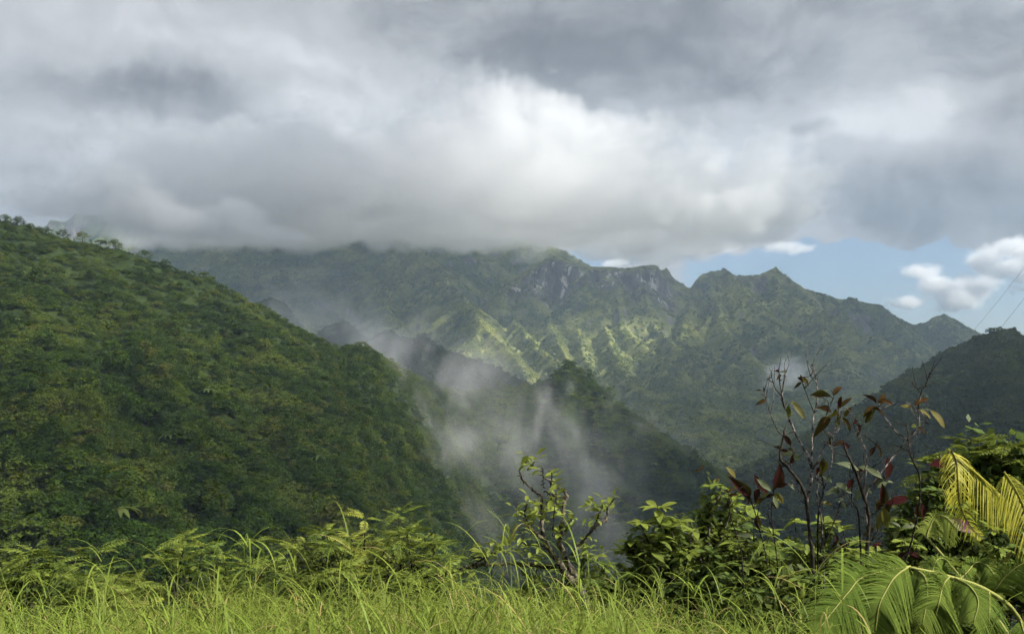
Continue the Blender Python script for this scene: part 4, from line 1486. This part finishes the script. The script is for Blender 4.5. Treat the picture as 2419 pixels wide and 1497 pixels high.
red_plant('tall bare forked shrub with withered brown leaves, left of the pair', (1925, 1400), 7.0, [
    ([(1932, 1640), (1921, 1345), (1907, 1210), (1898, 1158), (1861, 1103), (1842, 1079), (1854, 1014)], 0.026, 'bark_dark'),
    ([(1904, 1200), (1917, 1103), (1879, 1023), (1851, 954), (1848, 925), (1856, 874)], 0.017, 'bark_pale'),
    ([(1851, 954), (1843, 910), (1840, 880)], 0.006, 'bark_dark'), ([(1846, 935), (1830, 915), (1822, 885)], 0.006, 'bark_dark'),
    ([(1875, 1019), (1845, 1025), (1825, 990), (1812, 950), (1805, 925)], 0.007, 'bark_pale'), ([(1842, 1079), (1872, 1095), (1876, 1062)], 0.007, 'bark_dark'),
    ([(1917, 1103), (1919, 1033), (1921, 986), (1931, 940), (1926, 893), (1917, 861)], 0.012, 'bark_pale'),
    ([(1923, 975), (1905, 930), (1890, 890)], 0.005, 'bark_dark'), ([(1924, 900), (1912, 885)], 0.004, 'bark_dark'),
    ([(1920, 1108), (1950, 1050), (1972, 1019), (1986, 980)], 0.009, 'bark_pale'), ([(1960, 1035), (1945, 1005), (1968, 940)], 0.006, 'bark_dark'),
    ([(1940, 1640), (1932, 1250), (1945, 1160), (1940, 1110)], 0.014, 'bark_dark'), ([(1906, 1180), (1880, 1150), (1855, 1140)], 0.008, 'bark_pale'),
    ([(1945, 1290), (1975, 1220), (1990, 1170)], 0.008, 'bark_dark'), ([(1956, 1640), (1942, 1250), (1930, 1180), (1935, 1090)], 0.012, 'bark_pale'),
    ([(1945, 1160), (1965, 1090), (1962, 1020)], 0.006, 'bark_pale'),
], [((1803, 926), (1806, 912), 'b'), ((1802, 924), (1785, 918), 'b'), ((1862, 955), (1864, 988), 'o'), ((1872, 950), (1897, 986), 'o'), ((1868, 948), (1893, 962), 'o'), ((1858, 940), (1864, 960), 'g'),
    ((1966, 938), (1918, 928), 'b'), ((1969, 934), (1984, 910), 'b'), ((1965, 975), (1928, 958), 'b'), ((1958, 985), (1922, 1018), 'b'), ((1955, 985), (1935, 1000), 'b'), ((1985, 962), (2006, 938), 'b'),
    ((1985, 965), (1992, 935), 'r'), ((1978, 980), (1988, 1012), 'b'), ((1990, 985), (2014, 1015), 'b'), ((1968, 972), (1998, 986), 'b'), ((1975, 965), (1962, 990), 'b'), ((1995, 985), (2006, 960), 'b'), ((1980, 970), (1985, 950), 'b'),
    ((1972, 990), (1980, 1005), 'o'), ((1945, 1080), (1938, 1120), 'b'), ((1940, 1085), (1948, 1125), 'b'), ((1985, 1148), (1945, 1165), 'g'), ((1975, 1140), (2008, 1160), 'g'), ((1970, 1145), (1985, 1165), 'b'),
    ((1980, 1275), (1968, 1295), 'r'), ((1982, 1280), (1998, 1300), 'r'), ((1980, 1280), (1975, 1262), 'r'), ((1944, 1215), (1940, 1237), 'o'), ((1965, 1190), (1938, 1185), 'o')], 61)
red_plant('tall dark-stemmed shrub with upright maroon leaves, right of the pair', (2050, 1400), 6.9, [
    ([(2052, 1640), (2047, 1354), (2052, 1219), (2030, 1140), (2019, 1107), (2000, 1070), (1991, 1040)], 0.024, 'bark_dark'),
    ([(2052, 1289), (2080, 1240), (2094, 1196), (2088, 1180)], 0.012, 'bark_dark'), ([(2048, 1250), (2045, 1172), (2075, 1125), (2112, 1075), (2145, 1037), (2170, 1000), (2168, 968)], 0.013, 'bark_pale'),
    ([(2145, 1037), (2148, 1051), (2175, 1015), (2191, 986)], 0.007, 'bark_pale'), ([(2168, 968), (2175, 930), (2190, 900), (2196, 879)], 0.006, 'bark_dark'), ([(2175, 930), (2165, 915)], 0.003, 'bark_dark'),
    ([(2040, 1160), (2047, 1079), (2028, 1019), (2021, 986)], 0.008, 'bark_pale'), ([(2050, 1080), (2070, 1050)], 0.005, 'bark_dark'), ([(2030, 1140), (2045, 1110), (2090, 1130)], 0.008, 'bark_dark'),
    ([(2145, 1037), (2118, 1020), (2090, 985), (2070, 960)], 0.006, 'bark_pale'), ([(2100, 1640), (2120, 1400), (2163, 1242), (2173, 1135), (2150, 1070), (2145, 1020), (2140, 1000)], 0.014, 'bark_dark'),
    ([(2042, 1640), (2030, 1240), (2012, 1190), (2015, 1130)], 0.012, 'bark_dark'), ([(2052, 1219), (2085, 1200), (2110, 1195)], 0.007, 'bark_dark'), ([(2110, 1640), (2122, 1400), (2130, 1320), (2165, 1300)], 0.008, 'bark_dark'),
    ([(2058, 1640), (2070, 1300), (2062, 1240)], 0.010, 'bark_dark')],
    [((2092, 1132), (2106, 1078), 'r'), ((2085, 1130), (2050, 1100), 'g'), ((2096, 1138), (2070, 1150), 'g'), ((2096, 1138), (2122, 1136), 'g'), ((2030, 1112), (1984, 1082), 'g'), ((2025, 1110), (2050, 1098), 'g'), ((2040, 1112), (2015, 1112), 'r'),
     ((2088, 1190), (2082, 1145), 'r'), ((2092, 1190), (2148, 1172), 'r'), ((2088, 1192), (2070, 1200), 'r'), ((2085, 1195), (2100, 1250), 'o'), ((2090, 1200), (2072, 1250), 'o'), ((2045, 1150), (2015, 1172), 'g'), ((2045, 1145), (2060, 1165), 'g'),
     ((2070, 952), (2044, 928), 'r'), ((2072, 950), (2092, 930), 'b'), ((2075, 952), (2102, 946), 'b'), ((2068, 958), (2035, 970), 'b'), ((2058, 968), (2050, 1003), 'r'), ((2062, 962), (2090, 975), 'b'), ((2066, 960), (2060, 985), 'o'), ((2064, 962), (2040, 985), 'r'),
     ((2158, 962), (2125, 956), 'o'), ((2160, 958), (2192, 938), 'b'), ((2162, 955), (2180, 945), 'b'), ((2172, 968), (2202, 985), 'o'), ((2198, 968), (2228, 1006), 'o'),
     ((2170, 1220), (2166, 1190), 'r'), ((2180, 1225), (2188, 1190), 'r'), ((2175, 1235), (2195, 1220), 'r'), ((2168, 1240), (2150, 1225), 'b'), ((2060, 1290), (2085, 1280), 'r'), ((2240, 1100), (2186, 1095), 'r'), ((2300, 1255), (2248, 1225), 'p'),
     ((1990, 1345), (1985, 1370), 'b'), ((2390, 1300), (2375, 1330), 'o'), ((2130, 1245), (2165, 1235), 'g'), ((2128, 1245), (2110, 1228), 'g')], 62)
red_plant('small shrub with three maroon leaves, left of the forked shrub', (1800, 1400), 6.9, [
    ([(1846, 1640), (1838, 1359), (1823, 1219), (1828, 1158)], 0.010, 'bark_dark'), ([(1826, 1640), (1815, 1359), (1786, 1219), (1765, 1168)], 0.010, 'bark_dark'),
    ([(1764, 1640), (1754, 1335), (1726, 1219), (1721, 1163)], 0.010, 'bark_dark'), ([(1788, 1225), (1795, 1180), (1790, 1150)], 0.005, 'bark_dark')],
    [((1772, 1172), (1726, 1128), 'r'), ((1824, 1162), (1842, 1097), 'r'), ((1792, 1152), (1785, 1120), 'r'), ((1822, 1160), (1792, 1130), 'g'), ((1828, 1165), (1862, 1190), 'o'), ((1770, 1172), (1745, 1160), 'b'), ((1722, 1165), (1708, 1155), 'b'),
     ((1738, 1128), (1716, 1100), 'o'), ((1720, 1163), (1735, 1150), 'b'), ((1790, 1215), (1792, 1255), 'r'), ((1815, 1160), (1800, 1175), 'o'), ((1655, 1112), (1662, 1096), 'b'), ((1655, 1115), (1640, 1106), 'b'), ((1690, 1140), (1700, 1128), 'b'),
     ((1780, 1265), (1740, 1262), 'g'), ((1778, 1300), (1790, 1330), 'g'), ((1812, 1175), (1780, 1190), 'b'), ((1826, 1170), (1838, 1200), 'g')], 63)


# --- fern with big divided fronds at the lower right
def pinna(root, pts, D, r, wide, mat, rib, droop=0.55, pairs=46, wander=0.05, gap=0.0, name='pinna', taper=0.55, sway=1.15, messy=0.03):
    """one division of a frond: pale midrib, narrow drooping leaflets close together on both sides"""
    dd = np.linspace(0, 1, len(pts)) * r.uniform(-wander, wander) * 2
    P = smooth_path([at(p[0], p[1], (p[2] if len(p) > 2 else D) + q) for p, q in zip(pts, dd)], pairs + 1) - np.array(root.location)
    T = np.gradient(P, axis=0)
    T /= np.linalg.norm(T, axis=1, keepdims=True)
    L = np.linalg.norm(np.diff(P, axis=0), axis=1).sum()
    step = L / pairs
    V, F = [], []
    view = np.array([0, -1.0, 0.25])
    for i in range(1, pairs + 1):
        t = i / pairs
        env = (np.sin(np.pi * min(1, 0.30 + 0.66 * t)) ** taper) if t < 0.999 else 0.2
        for sd in (-1, 1):
            if gap and r.random() < gap:
                continue
            side = np.cross(T[i], view) * sd
            side /= np.linalg.norm(side) + 1e-9
            d = side * 0.86 + T[i] * 0.52 + np.array([0, r.normal() * messy, r.normal() * messy])
            ln = wide * env * (r.uniform(0.80, 1.10) if r.random() > 0.06 else r.uniform(0.3, 0.7))
            w = step * 0.46
            b = len(V)
            n_ = 4
            for s_ in range(n_ + 1):
                u = s_ / n_
                p = P[i] + d * ln * u + np.array([0, 0, -droop * ln * u * u]) + np.array([0, -0.1 * ln * u, 0])
                ww = w * (1.0 - 0.15 * u) if u < 0.8 else w * 0.35
                a_ = T[i] * ww * sway
                V += [p - a_, p + a_]
                if s_:
                    k0 = b + 2 * (s_ - 1)
                    F.append((k0, k0 + 1, k0 + 3, k0 + 2))
    o = link(name, mesh_np('pinna', np.array(V), F, mat), root)
    mb = MB()
    mb.tube(P[::2] + np.array([0, -0.003, 0.002]), 0.0042, 0.0016, 5)
    link('midrib', mb.mesh('midrib', rib), o)
    return o


def stalk(root, pts, D, r0, r1, mat, name='stalk'):
    P = smooth_path([at(p[0], p[1], p[2] if len(p) > 2 else D) for p in pts], 16) - np.array(root.location)
    mb = MB()
    mb.tube(P, r0, r1, 7)
    return link(name, mb.mesh(name, mat), root)


rf = np.random.default_rng(8)
fb = at(2420, 1600, 4.6)
fern = empty('fern', (fb[0], fb[1], ground_at(fb[0], fb[1])))
tag(fern, 'big green fern with arching divided fronds at the lower right', 'fern')
FG, FR = M['fern_green'], M['fern_rib']
stalk(fern, [(2470, 1640, 4.7), (2410, 1465, 4.5), (2336, 1396, 4.3), (2243, 1361, 4.2), (2145, 1338, 4.1)], 4.3, 0.014, 0.006, FR)
stalk(fern, [(2480, 1640, 4.8), (2340, 1440, 4.9), (2267, 1361, 5.0), (2213, 1295, 5.1), (2163, 1241, 5.2)], 5, 0.013, 0.006, FR)
pinna(fern, [(2150, 1337, 4.1), (2043, 1361, 4.0), (2001, 1402, 3.9), (1930, 1490, 3.8)], 4.0, rf, 0.21, FG, FR, 0.35, 60, taper=0.35)
pinna(fern, [(2147, 1338, 4.1), (2115, 1361, 4.0), (2094, 1393, 3.95), (2076, 1432, 3.9), (2068, 1490, 3.9)], 4.0, rf, 0.19, FG, FR, 0.35, 52, taper=0.35)
pinna(fern, [(2243, 1361, 4.2), (2228, 1381, 4.1), (2219, 1417, 4.0), (2211, 1450, 4.0), (2206, 1500, 4.0)], 4.1, rf, 0.16, FG, FR, 0.35, 44, taper=0.4)
pinna(fern, [(2336, 1396, 4.3), (2337, 1420, 4.2), (2337, 1453, 4.1), (2334, 1500, 4.1)], 4.2, rf, 0.14, FG, FR, 0.35, 36, taper=0.4)
pinna(fern, [(2410, 1465, 4.45), (2420, 1500, 4.35), (2430, 1540, 4.3)], 4.3, rf, 0.14, FG, FR, 0.5, 30)
pinna(fern, [(2262, 1372, 4.6), (2285, 1350, 4.7), (2306, 1328, 4.75), (2330, 1335, 4.7), (2350, 1360, 4.6)], 4.7, rf, 0.12, FG, FR, 0.6, 38)
pinna(fern, [(2345, 1400, 4.4), (2354, 1387, 4.4), (2378, 1357, 4.4), (2419, 1329, 4.4), (2470, 1318, 4.4)], 4.4, rf, 0.14, FG, FR, 0.6, 44)
pinna(fern, [(2202, 1352, 4.7), (2207, 1335, 4.75), (2216, 1320, 4.8), (2235, 1322, 4.8), (2250, 1345, 4.7)], 4.7, rf, 0.11, FG, FR, 0.8, 34)
pinna(fern, [(2188, 1268, 5.1), (2196, 1245, 5.1), (2212, 1219, 5.1), (2235, 1222, 5.05), (2262, 1250, 5.0)], 5.1, rf, 0.13, M['leaf_young'], FR, 0.8, 34)
pinna(fern, [(2255, 1365, 4.2), (2290, 1385, 4.1), (2310, 1420, 4.05), (2300, 1470, 4.0)], 4.2, rf, 0.15, FG, FR, 0.7, 40)
pinna(fern, [(2160, 1342, 4.15), (2185, 1365, 4.1), (2190, 1410, 4.05), (2180, 1470, 4.0)], 4.2, rf, 0.14, FG, FR, 0.8, 40)

yb = at(2480, 1560, 5.0)
yfern = empty('fern', (yb[0], yb[1], ground_at(yb[0], yb[1])))
tag(yfern, 'dying yellow fern frond hanging in tatters at the right edge', 'fern')
FY = M['fern_yellow']
stalk(yfern, [(2500, 1600, 5.2), (2450, 1300, 5.0), (2419, 1235, 4.9), (2354, 1163, 4.85), (2273, 1089, 4.8), (2240, 1062, 4.8)], 5, 0.016, 0.006, FY)
stalk(yfern, [(2520, 1600, 5.0), (2470, 1300, 4.7), (2419, 1199, 4.6), (2372, 1114, 4.6)], 5, 0.016, 0.006, FY)
pinna(yfern, [(2246, 1064, 4.8), (2258, 1090, 4.75), (2262, 1140, 4.7), (2267, 1193, 4.7), (2290, 1240, 4.7), (2316, 1268, 4.7)], 4.7, rf, 0.09, FY, M['fern_burnt'], 0.5, 40, gap=0.22, sway=0.85, messy=0.10, name='leaflet_row')
pinna(yfern, [(2240, 1066, 4.8), (2236, 1110, 4.78), (2246, 1160, 4.75), (2254, 1185, 4.75)], 4.75, rf, 0.055, FY, M['fern_burnt'], 0.6, 24, gap=0.22, sway=0.85, messy=0.10, name='leaflet_row')
pinna(yfern, [(2256, 1072, 4.8), (2290, 1106, 4.8), (2330, 1146, 4.8), (2360, 1175, 4.8), (2395, 1220, 4.8)], 4.8, rf, 0.10, FY, FY, 1.3, 46, gap=0.14, sway=0.85, messy=0.1, name='leaflet_row')
pinna(yfern, [(2372, 1116, 4.6), (2395, 1150, 4.58), (2419, 1199, 4.55), (2440, 1260, 4.5), (2450, 1330, 4.5)], 4.6, rf, 0.13, FY, FY, 0.9, 50, gap=0.08, sway=0.95, messy=0.08, name='leaflet_row')
pinna(yfern, [(2374, 1118, 4.62), (2376, 1150, 4.6), (2390, 1190, 4.6), (2412, 1230, 4.6)], 4.6, rf, 0.08, FY, FY, 0.9, 34, gap=0.12, sway=0.85, messy=0.08, name='leaflet_row')


# --- long arching grass in front
def grass():
    r = np.random.default_rng(99)
    V, F = [], []
    cnt = 0

    def blade(p, az, el, ln, w, bend, seg=7):
        nonlocal cnt
        d = np.array([np.cos(az) * np.cos(el), np.sin(az) * np.cos(el), np.sin(el)])
        side = np.array([-np.sin(az), np.cos(az), 0.0])
        q = p.copy()
        st = ln / seg
        for s_ in range(seg + 1):
            t = s_ / seg
            ww = w * (1 - t ** 2.2) * (0.55 + 0.45 * min(1, t * 4)) + 0.0004
            V.append(q - side * ww)
            V.append(q + side * ww)
            if s_:
                k0 = cnt + 2 * (s_ - 1)
                F.append((k0, k0 + 1, k0 + 3, k0 + 2))
            d = d + np.array([0, 0, -bend / seg * (0.4 + 1.3 * t)])
            d /= np.linalg.norm(d)
            q = q + d * st
        cnt += 2 * (seg + 1)

    n = 0
    while n < 3000:
        y = 2.0 + 4.6 * r.random() ** 1.2
        x = r.uniform(-0.66, 0.66) * y
        px = CX + x / y * FPX
        if px > 1930 and r.random() < 0.92:
            continue
        if px > 1600 and r.random() < 0.30:
            continue
        thin = fbm2(np.array([x / 1.1]), np.array([y / 1.1]), 2, 301)[0]
        if r.random() < 0.35 - thin * 0.7:
            continue
        gz = ground_at(x, y)
        top = (1412 - 50 * math.exp(-((px - 900) / 500) ** 2) + 25 * (px < 250) + 30 * (px > 1600) + r.normal() * 46 + 120 * thin)
        zt = EYE + (HY - top) / FPX * y
        h = np.clip(zt - gz - 0.25, 0.16, 0.8)
        p = np.array([x, y, gz])
        lean = r.normal(size=2) * 0.10
        culm_top = p + np.array([lean[0], lean[1], h])
        az0 = r.uniform(0, 6.28)
        k_ = r.integers(4, 8)
        if r.random() < 0.72:      # stalk with drooping leaves from its top
            az = math.atan2(lean[1], lean[0])
            blade(p, az, math.atan2(h, np.hypot(*lean)), np.linalg.norm(culm_top - p), 0.0028, 0.05, 4)
            for j in range(k_):
                blade(culm_top - np.array([0, 0, r.uniform(0, 0.16) * h]), az0 + j * 2.4 + r.normal() * 0.3, r.uniform(0.5, 1.3), r.uniform(0.18, 0.50), r.uniform(0.0018, 0.0036), r.uniform(1.8, 4.5))
        for j in range(k_):
            blade(p + np.array([*r.normal(size=2) * 0.05, 0]), r.uniform(0, 6.28), r.uniform(1.0, 1.45), (h + 0.12) * r.uniform(0.6, 1.15), r.uniform(0.0020, 0.0046), r.uniform(1.0, 2.6))
        n += 1
    # the tall bent stalks that stand above the rest
    for px, top, D in ((588, 1277, 3.4), (625, 1300, 3.6), (240, 1310, 3.6), (520, 1330, 3.2), (830, 1290, 3.4), (1205, 1262, 3.6), (1195, 1290, 3.6), (1155, 1325, 3.2), (1370, 1330, 3.6), (940, 1335, 3.3), (700, 1335, 3.5),
                       (1550, 1375, 3.2), (1760, 1360, 3.2), (1925, 1350, 3.1), (1900, 1380, 3.0), (1990, 1395, 3.0), (110, 1385, 3.3), (420, 1340, 3.5), (1050, 1330, 3.4), (1460, 1365, 3.4), (1640, 1385, 3.3), (1830, 1385, 3.3)):
        tp = at(px, top, D)
        gz = ground_at(tp[0], D)
        p = np.array([tp[0] + r.normal() * 0.08, D + r.normal() * 0.05, gz])
        dv = tp - p
        blade(p, math.atan2(dv[1], dv[0]), math.atan2(dv[2], np.hypot(dv[0], dv[1])), np.linalg.norm(dv), 0.0030, 0.03, 5)
        for j in range(r.integers(3, 8)):
            blade(tp - np.array([0, 0, r.uniform(0, 0.05)]), j * 2.4 + r.normal() * 0.2, r.uniform(0.3, 1.2), r.uniform(0.18, 0.44), r.uniform(0.0024, 0.0040), r.uniform(1.6, 4.2), 9)
    o = link('grass', mesh_np('grass', np.array(V), np.array(F), M['grass']))
    return tag(o, 'tall bright green grass with arching blades along the bottom', kind='stuff')


grass()

# --- trees one can tell apart on the left skyline
r_sky = np.random.default_rng(44)


def skyline_tree(label, px, top, D, wide, form):
    f = sampler(left_field)
    tp = at(px, top, D)
    gz = float(f(np.array([tp[0]]), np.array([D]))[0][0])
    H = max(3.0, tp[2] - gz)
    root = empty('tree', (tp[0], D, gz))
    tag(root, label, 'tree', 'trees on the left skyline')
    R = wide / 2 * D / FPX
    mb = MB()
    mb.tube(smooth_path([(0, 0, -1), (r_sky.normal() * 0.2, 0, H * 0.4), (r_sky.normal() * 0.3, 0, H * 0.75)], 6), 0.16, 0.08, 6)
    for q in range(5):
        a = q * 1.3
        mb.tube(smooth_path([(0, 0, H * 0.45), (np.cos(a) * R * 0.4, np.sin(a) * R * 0.4, H * 0.65), (np.cos(a) * R * 0.75, np.sin(a) * R * 0.75, H * 0.85)], 5), 0.07, 0.03, 5)
    link('trunk', mb.mesh('trunk', M['bark_dark']), root)
    src = crown_mesh('skyline_crown', r_sky, R * 1.15, H * (0.85 if form == 'round' else 0.40), 20, 44, 0.55, 0.7 if form == 'round' else 0.4, M['canopy'], 0.05)
    HIDDEN.objects.unlink(src)
    src.name = 'crown'
    COL.objects.link(src)
    src.parent = root
    src.location = (0, 0, H * (0.12 if form == 'round' else 0.55))
    return root


for args in [('round-topped tree at the very left end of the skyline', 12, 508, 520, 40, 'round'),
             ('bushy dark tree on the skyline, second from the left edge', 42, 512, 521, 38, 'round'),
             ('small tree on the skyline, third from the left edge', 92, 536, 526, 30, 'round'),
             ('tree on the skyline, fourth from the left edge', 150, 541, 531, 30, 'round'),
             ('rounded tree on the skyline under the distant jagged tooth', 195, 549, 535, 36, 'round'),
             ('flat-topped small tree on the skyline right of the jagged tooth', 238, 566, 537, 26, 'flat'),
             ('dark rounded tree on the skyline, beside a flat-topped one', 272, 564, 539, 30, 'round'),
             ('bushy tree halfway down the upper skyline', 342, 592, 545, 40, 'round'),
             ('lone bushy tree on the skyline above a bare stretch', 392, 612, 549, 26, 'round'),
             ('low tree where the skyline bends steeply down', 482, 645, 559, 24, 'flat'),
             ('tiny umbrella-shaped tree alone low on the skyline', 712, 778, 598, 18, 'flat'),
             ('small tree on the knob where the skyline meets the mist', 852, 806, 616, 34, 'round')]:
    skyline_tree(*args)


# --- overhead power lines behind the right hill
def power_line(label, a, b, sag, rad):
    A, B = at(*a), at(*b)
    t = np.linspace(0, 1, 40)[:, None]
    P = A * (1 - t) + B * t
    P[:, 2] -= sag * 4 * t[:, 0] * (1 - t[:, 0])
    m = bpy.data.materials.get('cable') or bark_mat('cable', (0.03, 0.03, 0.032), (0.05, 0.05, 0.052))
    mb = MB()
    mb.tube(P, rad, rad, 5)
    return tag(link('power_line', mb.mesh('power_line', m)), label, 'power line', 'overhead power lines')


power_line('upper thin black power line slanting across the right-hand sky', (2290, 790, 1250), (2700, 235, 420), 6.0, 0.11)
power_line('lower thin black power line rising from the right hilltop', (2340, 800, 1150), (2700, 300, 420), 6.0, 0.13)
